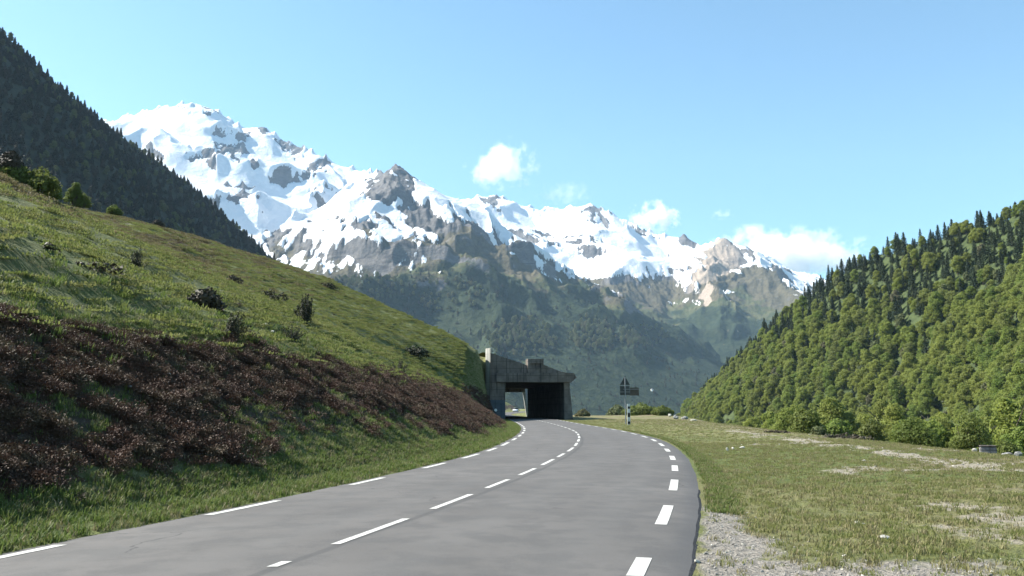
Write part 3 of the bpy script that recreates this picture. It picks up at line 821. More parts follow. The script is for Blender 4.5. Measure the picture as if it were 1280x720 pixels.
# right hand forest ------------------------------------------------------
def forest_right():
    st = 4.9
    gx, gy = np.meshgrid(np.arange(42, 430, st), np.arange(95, 800, st), indexing='ij')
    x = (gx + rng.uniform(-.45, .45, gx.shape) * st).ravel(); y = (gy + rng.uniform(-.45, .45, gx.shape) * st).ravel()
    zh = bil(HILL_R, x, y); zg = ground_z(x, y)
    z = np.maximum(zh, zg); onhill = zh > zg
    Hh = bil((HILL_R[0], HILL_R[1], HILL_R[4]), x, y)       # distance from the crest
    ridge_x = np.interp(y, *zip(*sorted([(at(*q)[1], at(*q)[0]) for q in RH[0][0]])))
    behind = x - ridge_x
    px, py = project(x, y, z + 7)
    keep = (px > 700) & (px < 1330) & (behind < 14)
    # river flat: looser stand; leave the terrace and the open grass at its foot free
    nn = fbm(x, y, 22, 3, 91)
    flat = ~onhill
    xe = np.interp(y, [0, 80, 114, 200, 600], [13, 18.5, 22, 35, 60])
    keep &= ~(flat & ((x < xe + 22 + nn * 14) | (nn < -.05)))
    keep &= ~((np.abs(px - 1085) < 26) & (y < 150))
    x, y, z, px, py, Hh = (a[keep] for a in (x, y, z, px, py, Hh))
    top = np.interp(y, *zip(*sorted([(at(*q)[1], at(*q)[2]) for q in RH[0][0]])))
    rel = np.clip((z + 8) / (top + 8), 0, 1)
    cl = fbm(x, y, 55, 3, 95); cl2 = fbm(x, y, 16, 2, 97)
    pc = sstep(.42, .72, rel + cl * .35) * .74 + .05
    con = (rng.uniform(0, 1, len(x)) + cl2 * .5) < pc
    con &= z > 4
    dist = np.hypot(x, y)
    sc = (.62 + .75 * rng.uniform(0, 1, len(x)) ** 1.5) * np.where(con, rng.uniform(.55, .85, len(x)), 1)
    sc = np.where(z < -6, sc * .78, sc)
    sc = sc * (1 - .25 * sstep(.6, 1, rel) * (~con))
    app = sc / dist
    rz = rng.uniform(0, 6.28, len(x))
    rest = []
    for is_c, meshes, name, lab, cat, grp in ((False, BEECH, 'broadleaf_tree', 'bright green broadleaf tree in the sunlit forest covering the slope across the meadow', 'tree', 'broadleaf trees of the sunlit forest'),
                                     (True, SPRUCE, 'conifer_tree', 'dark pointed conifer among paler broadleaf trees on the sunlit slope', 'conifer', 'conifers of the sunlit forest')):
        idx = np.where(con == is_c)[0]
        ok = idx[(px[idx] > 700) & (px[idx] < 1284)]
        ok = ok[np.argsort(-app[ok])]
        take = set(ok[:290].tolist()) if not is_c else set(ok[:230].tolist())
        for i in take:
            me = meshes[rng.integers(len(meshes))]
            o = bpy.data.objects.new(name, me); COL.objects.link(o)
            o.location = (x[i], y[i], z[i] - .3); o.rotation_euler = (0, 0, rz[i])
            s = sc[i]; k = rng.uniform(.9, 1.15)
            o.scale = (s, s, s * k)
            o['label'] = lab; o['category'] = cat; o['group'] = grp
        rest += [i for i in idx if i not in take]
    rest = np.array(rest)
    nB = len(BEECH)
    kinds = np.where(con[rest], nB + rng.integers(0, len(SPRUCE), len(rest)), rng.integers(0, nB, len(rest)))
    kinds = np.where((~con[rest]) & (rng.uniform(0, 1, len(rest)) < .10), nB + len(SPRUCE) + rng.integers(0, 2, len(rest)), kinds)
    P = np.stack([x[rest], y[rest], z[rest] - .3], 1)
    Rr = np.stack([0*rz[rest], 0*rz[rest], rz[rest]], 1)
    t = [tmpl('broadleaf_tree', m) for m in BEECH] + [tmpl('conifer_tree', m) for m in SPRUCE] + [tmpl('pale_tree', m) for m in PALE]
    scatter('forest', P, kinds, Rr, sc[rest], t, 'mixed green forest covering the sunlit slope beyond the meadow', 'forest')
    print('forest right', len(x), 'conifers', int(con.sum()))
forest_right()

def forest_left():
    st = 7.5
    gx, gy = np.meshgrid(np.arange(-900, 20, st), np.arange(345, 1350, st), indexing='ij')
    x = (gx + rng.uniform(-.45, .45, gx.shape) * st).ravel(); y = (gy + rng.uniform(-.45, .45, gx.shape) * st).ravel()
    z = bil(HILL_L, x, y)
    pts = sorted([(at(*q)[1], at(*q)[0]) for q in LH[0][0]])
    rxx = np.interp(y, *zip(*pts))
    px, py = project(x, y, z + 8)
    sky = np.interp(px, [0, 345, 480, 610], [225, 325, 375, 440])
    keep = (px > -30) & (px < 520) & (x > rxx - 12) & (z > -25) & (py < sky + 20)
    x, y, z, px, py = (a[keep] for a in (x, y, z, px, py))
    sc = rng.uniform(.65, 1.15, len(x)); rz = rng.uniform(0, 6.28, len(x))
    nn = fbm(x, y, 120, 3, 133)
    pale = (rng.uniform(0, 1, len(x)) < .12 + .16 * sstep(.0, .4, nn))
    kinds = np.where(pale, 3 + rng.integers(0, 2, len(x)), rng.integers(0, 3, len(x)))
    # the pale trees that stand out singly
    cand = np.where(pale & (px > 4) & (px < 400))[0]
    order = cand[np.argsort(-(sc[cand] / y[cand]))][:60]
    drop = np.zeros(len(x), bool); drop[order] = True
    for i in order:
        o = bpy.data.objects.new('broadleaf_tree', PALE[rng.integers(2)]); COL.objects.link(o)
        o.location = (x[i], y[i], z[i] - .3); o.rotation_euler = (0, 0, rz[i]); s = sc[i] * 1.1; o.scale = (s, s, s)
        o['label'] = 'pale tree scattered among the dark conifers on the shaded mountainside'; o['category'] = 'tree'; o['group'] = 'pale trees on the shaded mountainside'
    r = ~drop
    t = [tmpl('dark_conifer', m) for m in DSPRUCE] + [tmpl('pale_tree', m) for m in PALE]
    scatter('forest', np.stack([x, y, z - .3], 1)[r], kinds[r], np.stack([rz*0, rz*0, rz], 1)[r], sc[r], t, 'dark conifer forest covering the steep shaded mountainside', 'forest')
    print('forest left', len(x))
forest_left()

def forest_spur():
    o, X, Y, Z, wood, sl = M1
    px, py = project(X, Y, Z)
    def blob(cx_, cy_, ax, ay): return np.clip(1.3 - ((px-cx_)/ax)**2 - ((py-cy_)/ay)**2, 0, 1)
    dens = .10 * (Z < 420) + 1.2 * np.maximum.reduce([blob(650,422,48,24), blob(740,418,30,24), blob(455,362,60,16), blob(800,420,36,14), blob(560,370,70,30) * .4])
    dens *= (Z > -20) & (Z < 470) & (px > 330) & (px < 880) & (py < 520)
    row = np.hypot(np.gradient(X, axis=1), np.gradient(Y, axis=1)) * np.abs(np.gradient(Y, axis=0))
    w = (dens * row).ravel(); w /= w.sum()
    idx = rng.choice(w.size, 6500, p=w)
    ii, jj = np.unravel_index(idx, X.shape)
    x = X[ii, jj] + rng.uniform(-5, 5, len(ii)); y = Y[ii, jj] + rng.uniform(-5, 5, len(ii)); z = Z[ii, jj]
    br = dens[ii, jj] > .5
    kinds = np.where(br & (rng.uniform(0, 1, len(ii)) < .8), rng.integers(3, 5, len(ii)), rng.integers(0, 3, len(ii)))
    sc = rng.uniform(.7, 1.3, len(ii)) * np.where(kinds >= 3, 1.9, 1.0); rz = rng.uniform(0, 6.28, len(ii))
    t = [tmpl('dark_conifer', m) for m in DSPRUCE] + [tmpl('pale_tree', m) for m in PALE]
    scatter('forest', np.stack([x, y, z - 1], 1), kinds, np.stack([rz*0, rz*0, rz], 1), sc, t, 'distant hazy forest on the flank of the dark ridge above the gallery', 'forest')
forest_spur()

# ------------------------------------------------------------------ avalanche gallery
def concrete(name, a, b, stain):
    M = NT(name); p = M.obj()
    n1 = M.noise(p, .8, 5, .6); n2 = M.noise(p, 7, 5, .7); st = M.noise(p, 1.2, 5, .65, 0, (2.2, 2.2, .22))
    c = M.mix(M.ramp(n1, .3, .7), a, b)
    c = M.mix(M.ramp(st, .48, .68, 0, .75), c, stain)
    c = M.mix(M.ramp(n2, .6, .8, 0, .4), c, stain)
    sx = M.new('ShaderNodeSeparateXYZ'); M.l(p, sx.inputs[0])
    for ax, per in (('Z', .95), ('X', 2.3)):
        fr = M.math('FRACT', M.math('DIVIDE', M.math('ADD', sx.outputs[ax], 20.3), per))
        c = M.mix(M.ramp(M.math('ABSOLUTE', M.math('SUBTRACT', fr, .5)), .0, .05, .8, 0), c, stain)
    M.color(c); M.b.inputs['Roughness'].default_value = .9
    M.bump(n2, .4, .03)
    return M.m
MAT['concrete'] = concrete('weathered_concrete', (.11,.095,.082), (.20,.17,.148), (.045,.038,.034))
MAT['sunlit_tone_concrete'] = concrete('sunlit_tone_concrete', (.33,.33,.30), (.42,.42,.38), (.2,.2,.18))  # paler copy of the gallery concrete, sunlight put into the colour
MAT['blue_concrete'] = concrete('painted_concrete', (.07,.09,.11), (.10,.12,.14), (.05,.06,.07))

def turf_material():
    M = NT('turf'); p = M.pos()
    n1 = M.noise(p, .7, 6, .65); n2 = M.noise(p, 4, 5, .65)
    c = M.mix(M.ramp(n1, .35, .65), (.06,.09,.024), (.10,.09,.04))
    M.color(M.mix(M.ramp(n2, .45, .75, 0, .5), c, (.13,.12,.06))); M.bump(n2, .9, .15)
    return M.m
MAT['turf'] = turf_material()

def build_gallery():
    g = thing('avalanche_gallery', 'dark concrete avalanche gallery over the road with grass on its sloping roof', 'road gallery', (0, GY0, 0), math.atan(.115))
    mb = MB()
    mb.prism([(-3.0,-.4),(-.9,-.4),(-.9,4.95),(7.05,4.95),(7.05,-.4),(8.3,-.4),(7.8,4.95),(8.15,6.1),(6.7,6.36),(4.25,7.3),(2.05,7.22),(-2.75,8.8),(-3.0,8.9)], 0, .7)
    f = link('facade', mb.mesh('facade', MAT['concrete']), g)
    mb = MB(); mb.prism([(-2.15,4.92),(7.95,4.92),(8.75,5.55),(8.35,6.16),(6.65,6.2),(-2.15,6.12)], -.55, -.004)
    link('lintel_beam', mb.mesh('lintel_beam', MAT['concrete'], .04), g)
    mb = MB()
    x0, x1, z0, z1 = 2.1, 4.25, 6.18, 8.05
    mb.prism([(x0,z0),(x1,z0),(x1,z1),(x0,z1)], -.12, 1.8)
    mb.prism([(x0,z0),(x0+.32,z0),(x0+.32,z1),(x0,z1)], -.42, -.124)
    mb.prism([(x1-.32,z0),(x1,z0),(x1,z1),(x1-.32,z1)], -.42, -.124)
    mb.prism([(x0+.322,7.45),(x1-.322,7.45),(x1-.322,z1),(x0+.322,z1)], -.42, -.124)
    mb.prism([(x0+.322,z0),(x1-.322,z0),(x1-.322,6.85),(x0+.322,6.85)], -.42, -.124)
    link('parapet_block', mb.mesh('parapet_block', MAT['concrete']), g)
    # flared wing wall end turned towards the sun, sunlit tone also in its colour
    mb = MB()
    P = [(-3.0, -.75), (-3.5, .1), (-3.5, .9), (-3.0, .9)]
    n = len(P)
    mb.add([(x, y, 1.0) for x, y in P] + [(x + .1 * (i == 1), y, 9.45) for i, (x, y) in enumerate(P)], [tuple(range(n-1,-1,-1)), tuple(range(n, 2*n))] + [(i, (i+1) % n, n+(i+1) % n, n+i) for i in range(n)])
    link('wing_wall', mb.mesh('wing_wall', MAT['sunlit_tone_concrete']), g)
    mb = MB(); mb.box(-3.0, -.92, .704, 41, -.4, 6.0)
    link('side_wall', mb.mesh('side_wall', MAT['concrete']), g)
    mb = MB(); mb.box(7.1, 7.7, .704, 37.5, -.4, 4.93)
    link('side_wall', mb.mesh('side_wall', MAT['concrete']), g)
    mb = MB(); mb.box(-3.2, 8.3, .704, 41, 4.96, 5.5); mb.box(-.9, 7.0, 40.2, 40.9, 4.35, 4.955)
    link('roof_slab', mb.mesh('roof_slab', MAT['concrete']), g)
    mb = MB(); mb.prism([(7.35,-.4),(7.75,-.4),(7.0,4.93),(6.55,4.93)], 40.3, 40.9)
    link('exit_column', mb.mesh('exit_column', MAT['sunlit_tone_concrete']), g)  # the column's sunlit look comes from its paler colour
    # grass roof
    xs = np.linspace(-2.95, 8.1, 50); ys = np.linspace(.75, 41, 90)
    X, Y = np.meshgrid(xs, ys, indexing='ij')
    prof = np.interp(xs, [-3.6, -2.75, 2.05, 4.25, 6.7, 8.1], [9.0, 8.72, 7.16, 7.0, 6.28, 5.95])
    Z = prof[:, None] + np.interp(ys, [.75, 12, 41], [-.02, 1.0, 1.8])[None] * np.interp(xs, [-3.6, 2.2, 3.0, 8.1], [1, .55, .02, 0])[:, None]
    Z = Z + (fbm(X, Y, 1.6, 4, 5) * .22) * sstep(.75, 2.5, Y)
    Z[-1] = 5.45
    me = grid_mesh('turf_roof', X, Y, Z, [MAT['turf']]); link('turf_roof', me, g)
    mb = MB(); mb.box(-3.05, -1.0, -.95, -.004, -.4, 2.55); mb.box(-2.6, -1.1, -1.05, -.954, 2.1, 2.5)
    bt = link('buttress', mb.mesh('buttress', MAT['blue_concrete'], .05), g)
    bt['label'] = 'low blue-grey painted concrete buttress'
    mr = plain('white_reflector', (.75,.75,.72), .4, 0, .05)
    for x in (-2.82, -2.28):
        mb = MB(); mb.tube([(x, -1.02, 1.22), (x, -.952, 1.22)], .19, 16)
        link('reflector', mb.mesh('reflector', mr), bt)
build_gallery()

# ------------------------------------------------------------------ road sign, marker post
def build_sign():
    x, y, _ = on_flat(782.2, 529.5); z = float(ground_fine(x, y))
    g = thing('road_sign', 'grey backed road sign with a triangle above two dark panels on one post', 'road sign', (x, y, z))
    k = y / F
    steel = plain('galvanised_steel', (.22,.24,.26), .6, .4, .2)
    back = plain('sign_back', (.055,.06,.06), .6, .2, .2)
    rim = plain('sign_rim', (.24,.25,.25), .5, .5, .1)
    def zz(py): return CAMH + (510 - py) * k - z
    def xx(px): return (px - 782.2) * k
    mb = MB(); mb.tube([(0, 0, -.4), (0, 0, zz(473))], .055, 10); mb.tube([(.0, 0, zz(473)), (0, 0, zz(472.3))], .075, 10)
    link('post', mb.mesh('post', steel), g)
    mb = MB(); mb.prism([(xx(775.8), zz(481.6)), (xx(788.4), zz(481.6)), (xx(782.3), zz(470.6))], .075, .1)
    p = link('triangle_plate', mb.mesh('triangle_plate', back, .01), g)
    mb = MB(); mb.box(xx(775.6), xx(788.6), .05, .074, zz(482.5), zz(481.7)); link('rim', mb.mesh('rim', rim), p)
    mb = MB(); mb.box(xx(776), xx(788), .075, .1, zz(494.2), zz(483)); p = link('panel', mb.mesh('panel', back, .01), g)
    mb = MB(); mb.box(xx(776), xx(788), .045, .074, zz(490.6), zz(489.9)); link('clamp', mb.mesh('clamp', rim), p)
    mb = MB(); mb.box(xx(788.3), xx(799.4), .075, .1, zz(494.6), zz(484.8)); p = link('side_panel', mb.mesh('side_panel', plain('brown_sign_back', (.075,.062,.05), .6, .1, .2), .01), g)
    mb = MB(); mb.box(xx(780), xx(799.4), .045, .074, zz(487.2), zz(486.5)); link('clamp', mb.mesh('clamp', rim), p)
    # marker post
    x2, y2, _ = on_flat(786.2, 530.5); z2 = float(ground_fine(x2, y2))
    m = thing('marker_post', 'white marker post with black bands standing beside the road sign', 'marker post', (x2, y2, z2))
    k2 = y2 / F; H = CAMH + (510 - 505) * k2 - z2
    mb = MB(); mb.box(-.14, .14, -.06, .06, -.3, H); link('post', mb.mesh('post', plain('white_plastic', (.6,.62,.62), .5, 0, .12), .02), m)
    for py, hh in ((509.5, .11), (518.5, .2), (528, .12)):
        c = CAMH + (510 - py) * k2 - z2
        mb = MB(); mb.box(-.115, .115, -.072, -.0605, c - hh, c + hh); link('band', mb.mesh('band', plain('black_plastic', (.02,.02,.022), .6, 0, .1)), m)
build_sign()

# ------------------------------------------------------------------ car beyond the gallery
def build_car():
    y = 285.0; x = (644.3 - 640) / F * y
    g = thing('car', 'small white car on the sunlit road seen through the gallery', 'car', (x, y, .07))
    white = plain('white_car_paint', (.75,.76,.77), .25, 0, .03); glass = plain('car_glass', (.02,.025,.03), .1, 0, .1)
    black = plain('tyre_rubber', (.02,.02,.02), .8, 0, .1); silver = plain('wheel_rim', (.5,.5,.52), .35, .8, .05)
    secs = [(-1.95,.72,.35,.62),(-1.85,.84,.25,.78),(-1.2,.88,.22,.95),(-.8,.88,.22,1.0),(1.4,.88,.22,1.02),(1.9,.85,.25,.98),(2.0,.78,.35,.85)]
    mb = MB(); vs = []
    for (yy, w, z0, z1) in secs:
        vs += [(-w,yy,z0),(w,yy,z0),(w*1.02,yy,(z0+z1)/2),(w*.92,yy,z1),(-w*.92,yy,z1),(-w*1.02,yy,(z0+z1)/2)]
    n = 6; fs = [tuple(range(n)), tuple(range(len(vs)-1, len(vs)-n-1, -1))]
    for i in range(len(secs)-1):
        for q in range(n): fs.append((i*n+q, i*n+(q+1) % n, (i+1)*n+(q+1) % n, (i+1)*n+q))
    mb.add(vs, fs)
    b = link('body', mb.mesh('body', white, .04, True), g)
    mb = MB(); mb.add([(-.8,-1.0,.98),(.8,-1.0,.98),(.8,1.75,1.0),(-.8,1.75,1.0),(-.62,-.35,1.46),(.62,-.35,1.46),(.62,1.3,1.46),(-.62,1.3,1.46)],[(0,1,2,3),(4,5,6,7),(0,1,5,4),(1,2,6,5),(2,3,7,6),(3,0,4,7)])
    link('windows', mb.mesh('windows', glass, .03, True), g)
    mb = MB(); mb.box(-.63, .63, -.36, 1.32, 1.455, 1.5); link('roof', mb.mesh('roof', white, .02), g)
    for sx in (-1, 1):
        mb = MB(); mb.box(sx*.62-.17, sx*.62+.17, -1.97, -1.88, .6, .74); link('headlight', mb.mesh('headlight', silver, .02), g)
        for wy in (-1.25, 1.3):
            mb = MB(); mb.tube([(sx*.72, wy, .31), (sx*.92, wy, .31)], .31, 18); w = link('wheel', mb.mesh('wheel', black, .03), g)
            mb = MB(); mb.tube([(sx*.90, wy, .31), (sx*.93, wy, .31)], .19, 14); link('rim', mb.mesh('rim', silver), w)
    mb = MB(); mb.box(-.7, .7, -1.99, -1.9, .36, .5); link('bumper', mb.mesh('bumper', black, .02), g)
build_car()

# ------------------------------------------------------------------ shrubs and rocks placed one by one
def spiky(seed, w, h, lean=0.0, n=26, leaf=.06):
    """juniper: upright needle-clad shoots fanning from one foot"""
    rs = np.random.default_rng(seed); C = []; Nn = []; mb = MB()
    for i in range(n):
        a = rs.uniform(0, 6.28); o = rs.uniform(0, 1) ** .6
        tip = np.array([math.cos(a) * o * w * .5 + lean * h * .5, math.sin(a) * o * w * .5, h * (1 - .55 * o * o) * rs.uniform(.7, 1.05)])
        base = np.array([tip[0] * .35, tip[1] * .35, 0])
        k = int(130 * max(.5, np.linalg.norm(tip) / 1.2))
        t = rs.uniform(.08, 1, k)
        c = base + (tip - base) * t[:, None]
        rad = .11 * h * (1.08 - t) + .02
        d = rs.normal(size=(k, 3)); d /= np.linalg.norm(d, axis=1)[:, None]
        C.append(c + d * rad[:, None]); Nn.append(d + np.array([0, 0, .6]))
        if i % 4 == 0: mb.tube([(0, 0, -.2), tuple(base * .6 + tip * .2), tuple(tip * .8)], [.04, .03, .008], 5)
    V, Fq = quads_from(np.concatenate(C), np.concatenate(Nn), leaf, rs, .5)
    return V, Fq, mb

def mound(seed, w, h, leaf=.09, per=300, nl=9):
    rs = np.random.default_rng(seed); lobes = []
    for i in range(nl):
        a = rs.uniform(0, 6.28); o = rs.uniform(0, 1) ** .5
        r = min(w * .3, h * .62) * rs.uniform(.7, 1.1)
        lobes.append((math.cos(a) * o * (w * .5 - r * .6), math.sin(a) * o * (w * .4), max(.1 * h, (h - r) * (1 - .6 * o * o) * rs.uniform(.6, 1)), r))
    lobes.append((0, 0, h * .55, min(w * .36, h * .5)))
    V, Fq = crown_leaves(rs, lobes, per / max(.25, (w * .3) ** 2) * .35, leaf)
    V[:, 2] = np.maximum(V[:, 2], -.1)
    mb = MB()
    for i in range(5):
        a = i * 1.256 + rs.uniform(0, .6); L = w * .3
        mb.tube([(0, 0, -.3), (math.cos(a)*L*.5, math.sin(a)*L*.5, h*.35), (math.cos(a)*L, math.sin(a)*L, h*.7)], [.03*h+.01, .02*h+.01, .008], 5)
    return V, Fq, mb

def shrub(name, tup, mat, loc, label, cat, group=None, rz=0.0, foliage='foliage', stem='stem'):
    g = thing(name, label, cat, loc, rz, group)
    V, Fq, mb = tup
    link(foliage, mesh_np(foliage, V, Fq, [mat]), g)
    link(stem, mb.mesh(stem, MAT['bark']), g)
    return g

def skyline(px):
    r = ray(px, 300); d = np.arange(20, 170, .5); X = r[0] / r[1] * d
    g = ground_fine(X, d); e = (g - CAMH) / d
    i = int(np.argmax(e))
    return (float(X[i]), float(d[i]), float(g[i]))

for i, (px, py, wp, hp, kind, mat, nm, lab, cat) in enumerate([
    (172, 335, 24, 24, 's', 'juniper', 'juniper_bush', 'dark rounded juniper bush alone on the upper grass slope at the left', 'bush'),
    (380, 403, 27, 32, 's', 'juniper', 'juniper_bush', 'tall upright dark juniper bush above the pale stones on the grass slope', 'bush'),
    (281, 420, 30, 34, 'l', 'juniper', 'juniper_bush', 'spiky juniper bush leaning right just above the heather bank', 'bush'),
    (363, 423, 42, 19, 's', 'juniper', 'juniper_bush', 'low wide spiky juniper just right of the pale stones', 'bush'),
    (258, 387, 48, 24, 'm', 'brush', 'dry_shrub', 'brown rounded dry shrub in the middle of the grass slope', 'shrub'),
    (338, 374, 38, 11, 'm', 'juniper', 'juniper_bush', 'flat black-green juniper mat above the tall upright juniper', 'bush'),
    (518, 446, 30, 12, 'm', 'juniper', 'juniper_bush', 'dark juniper mat on the green slope left of the concrete gallery', 'bush'),
    (62, 313, 16, 10, 'm', 'juniper', 'juniper_bush', 'tiny dark bush high on the slope at the left picture edge', 'bush'),
    (120, 338, 60, 10, 'm', 'brush', 'dry_shrub', 'flat brown dry shrub below the rounded juniper on the upper slope', 'shrub'),
    (500, 466, 26, 16, 's', 'juniper', 'juniper_bush', 'small spiky juniper tuft on the rim of the heather bank near the gallery', 'bush'),
    (412, 362, 26, 9, 'm', 'juniper', 'juniper_bush', 'small dark mat of juniper near the crest right of the upright juniper', 'bush'),
    (290, 352, 22, 8, 'm', 'brush', 'dry_shrub', 'small brown shrub near the crest of the grass slope', 'shrub'),
]):
    p = hit(px, py); k = p[1] / F
    w, h = wp * k * 1.2, hp * k * 1.2
    t = spiky(300 + i, w, h, .7 if kind == 'l' else 0, 34, max(.03, h * .032)) if kind in 'sl' else mound(300 + i, w, h, max(.06, h * .1), 420, 11)
    shrub(nm, t, MAT[mat], (p[0], p[1], p[2] - .06), lab, cat)

for i, (px, top, wp, mat, lab) in enumerate([
    (4, 176, 34, 'brush', 'brownish half bare bush on the crest at the left picture edge'),
    (12, 196, 44, 'bush', 'yellow-green bush on the crest beside the brownish bare one'),
    (44, 201, 48, 'bush', 'large rounded yellow-green bush on the crest at the left'),
    (24, 222, 34, 'bush', 'low pale green bush in front of the large rounded one on the crest'),
    (60, 214, 26, 'bush', 'narrow green bush at the right end of the crest thicket'),
    (89, 217, 20, 'bush', 'bright upright little tree standing alone on the crest'),
    (100, 234, 24, 'bush', 'low green bush at the foot of the bright upright little tree'),
    (140, 250, 18, 'bush', 'small round bush on the crest in front of the dark forest'),
    (196, 271, 16, 'brush', 'small brown bush on the crest below the dark forest'),
]):
    p = skyline(px); k = p[1] / F
    topz = CAMH + (510 - top) * k
    h = max(1.0, topz - p[2]); w = wp * k
    shrub('crest_bush', mound(340 + i, w, h, .09, 1000, 13), MAT[mat], (p[0], p[1], p[2] - .1), lab, 'bush')

for i, (px, top, d, wp, mat, kind, lab) in enumerate([
    (1135, 509, 62, 64, 'bush', 'm', 'broad olive bush at the edge of the meadow in front of the forest'),
    (1003, 504, 76, 44, 'bush', 'm', 'dark green rounded bush at the meadow edge left of the broad olive one'),
    (1018, 528, 70, 20, 'pale', 'm', 'little grey-green bush in front of the dark green rounded bush'),
    (966, 536, 52, 34, 'brush', 'm', 'low brown shrub lying at the edge of the meadow'),
    (1052, 539, 45, 62, 'brush', 'm', 'tangle of brown twigs along the meadow edge'),
    (1243, 532, 47, 36, 'bush', 'm', 'olive rounded bush right behind the concrete block'),
    (1204, 486, 66, 46, 'bush', 'm', 'bright green tall bush left of the concrete block'),
    (1082, 512, 95, 40, 'bush', 'm', 'leafy bush above the open green patch by the river'),
    (728, 511, 150, 17, 'pale', 'm', 'pale small bush beside the right pier of the gallery'),
    (800, 503, 170, 44, 'bush', 'm', 'wide green bush behind the road sign'),
    (826, 507, 165, 24, 'bush', 'm', 'small dark green bush between the road sign and the white boulder'),
    (770, 506, 190, 26, 'pale', 'm', 'grey-green bush left of the road sign in the distance'),
]):
    x = (px - 640) / F * d; z = float(ground_fine(x, d)); k = d / F
    h = CAMH + (510 - top) * k - z; w = wp * k
    shrub('meadow_bush', mound(370 + i, w, h, max(.07, .0013 * d), 1900, 16), MAT[mat], (x, d, z - .05), lab, 'bush')

def rock_mesh(name, seed, mat, sub=2, rough=.3, flat=.6):
    import bmesh
    rs = np.random.default_rng(seed)
    bm = bmesh.new(); bmesh.ops.create_icosphere(bm, subdivisions=sub, radius=1)
    off = rs.uniform(-50, 50, 3)
    pl = [rs.normal(size=3) for _ in range(7)]; pl = [p / np.linalg.norm(p) for p in pl]
    from mathutils import noise
    for v in bm.verts:
        c = np.array(v.co)
        for p in pl:
            q = c @ p
            if q > .62: c = c - p * (q - .62) * .85
        n = noise.fractal(Vector(c * 1.3 + off), 1.0, 2.0, 3)
        c = c * (1 + rough * n)
        v.co = (c[0], c[1] * .85, c[2] * flat)
    me = bpy.data.meshes.new(name); bm.to_mesh(me); bm.free(); me.materials.append(mat)
    return me
MAT['limestone'] = plain('pale_limestone', (.46,.44,.38), .9, 0, .25, 4, .4)
MAT['grey_rock'] = plain('grey_rock', (.22,.22,.21), .9, 0, .3, 3, .5)
MAT['pebble'] = plain('pebbles', (.26,.245,.22), .9, 0, .45, 30, .3)
for i, (px, py, wp, hp, mat, lab) in enumerate([
    (909, 564, 4, 6, 'limestone', 'small upright white stone, left one of the row on the meadow'),
    (916, 562, 5, 4, 'limestone', 'small white stone in the middle of the row on the meadow'),
    (928, 561.5, 7, 4, 'limestone', 'pale low stone at the right end of the row on the meadow'),
    (1104, 675, 19, 6, 'limestone', 'flat white stone lying at the edge of the gravel'),
    (1073, 655.5, 17, 4, 'limestone', 'flat cream stone in the grass beyond the gravel'),
    (871, 706, 9, 6, 'limestone', 'white stone beside the broken road edge'),
    (837, 517, 6, 5, 'limestone', 'white boulder among rocks at the foot of the forest'),
    (845, 524, 8, 6, 'grey_rock', 'grey boulder right below the white boulder'),
    (856, 524, 9, 5, 'grey_rock', 'grey flat boulder at the foot of the forest right of the white one'),
    (867, 526, 8, 3, 'limestone', 'flat pale slab at the meadow edge below the forest'),
    (1218, 563, 8, 6, 'limestone', 'pale rock leaning on the left of the concrete block'),
    (1259, 565, 16, 5, 'grey_rock', 'flat grey slab right of the concrete block'),
    (1272, 553, 14, 8, 'grey_rock', 'grey rock at the right picture edge near the bush'),
    (1080, 578, 5, 4, 'limestone', 'tiny white stone on the pale track across the meadow'),
    (332, 410, 7, 6, 'limestone', 'bright pale stone on the grass slope, upper of two'),
    (341, 416, 6, 4, 'limestone', 'bright pale stone on the grass slope, lower of two'),
    (204, 470, 24, 5, 'limestone', 'long pale stone sticking out of the heather bank'),
    (160, 487, 15, 4, 'grey_rock', 'grey stone half buried in the heather bank'),
    (76, 532, 9, 4, 'limestone', 'small pale stone low in the heather bank at the left'),
    (182, 550, 7, 4, 'limestone', 'small white stone low in the heather bank'),
]):
    p = hit(px, py); k = p[1] / F
    o = link('stone' if wp < 12 else 'boulder', rock_mesh('stone', 500 + i, MAT[mat]), None, (p[0], p[1], p[2] + hp * k * .3))
    o.scale = (wp * k * .5, wp * k * .42, hp * k * .85); o.rotation_euler = (0, 0, rng.uniform(-.4, .4))
    tag(o, lab, 'stone')

def build_block():
    p = hit(1236, 566); k = p[1] / F * .74
    g = thing('concrete_block', 'grey concrete block lying in front of the olive bush at the meadow edge', 'concrete block', p, -.35)
    mb = MB(); mb.box(-13*k, 11*k, -8*k, 8*k, -.3, 11*k); link('body', mb.mesh('body', concrete('block_concrete', (.17,.17,.17), (.26,.26,.265), (.08,.08,.075)), .03), g)
    mb = MB(); mb.box(-14*k, 12*k, -9*k, 9*k, 11*k + .002, 13.5*k); link('cap_slab', mb.mesh('cap_slab', MAT['concrete'], .03), g)
build_block()

def build_house():
    x, y, z = at(818, 486.5, 1500)
    # stands on the flank of the dark ridge
    o, X, Y, Z, wd, sl = M1
    px, py = project(X, Y, Z)
    m = np.where((np.hypot(px - 818, py - 486) < 4) & (Y < 3900), Y, 1e9); i = np.unravel_index(np.argmin(m), m.shape)
    x, y, z = X[i], Y[i], Z[i]; k = y / F
    g = thing('house', 'tiny white house at the foot of the dark wooded ridge', 'house', (x, y, z), .4)
    w = 1.6 * k
    mb = MB(); mb.box(-w, w, -w*.8, w*.8, -4, w*1.1); link('wall', mb.mesh('wall', plain('house_plaster', (.78,.77,.72), .8, 0, .05)), g)
    mb = MB(); mb.prism([(-w*1.15, w*1.102), (w*1.15, w*1.102), (0, w*1.9)], -w, w); link('roof', mb.mesh('roof', plain('slate_roof', (.09,.09,.1), .6, 0, .2)), g)
build_house()

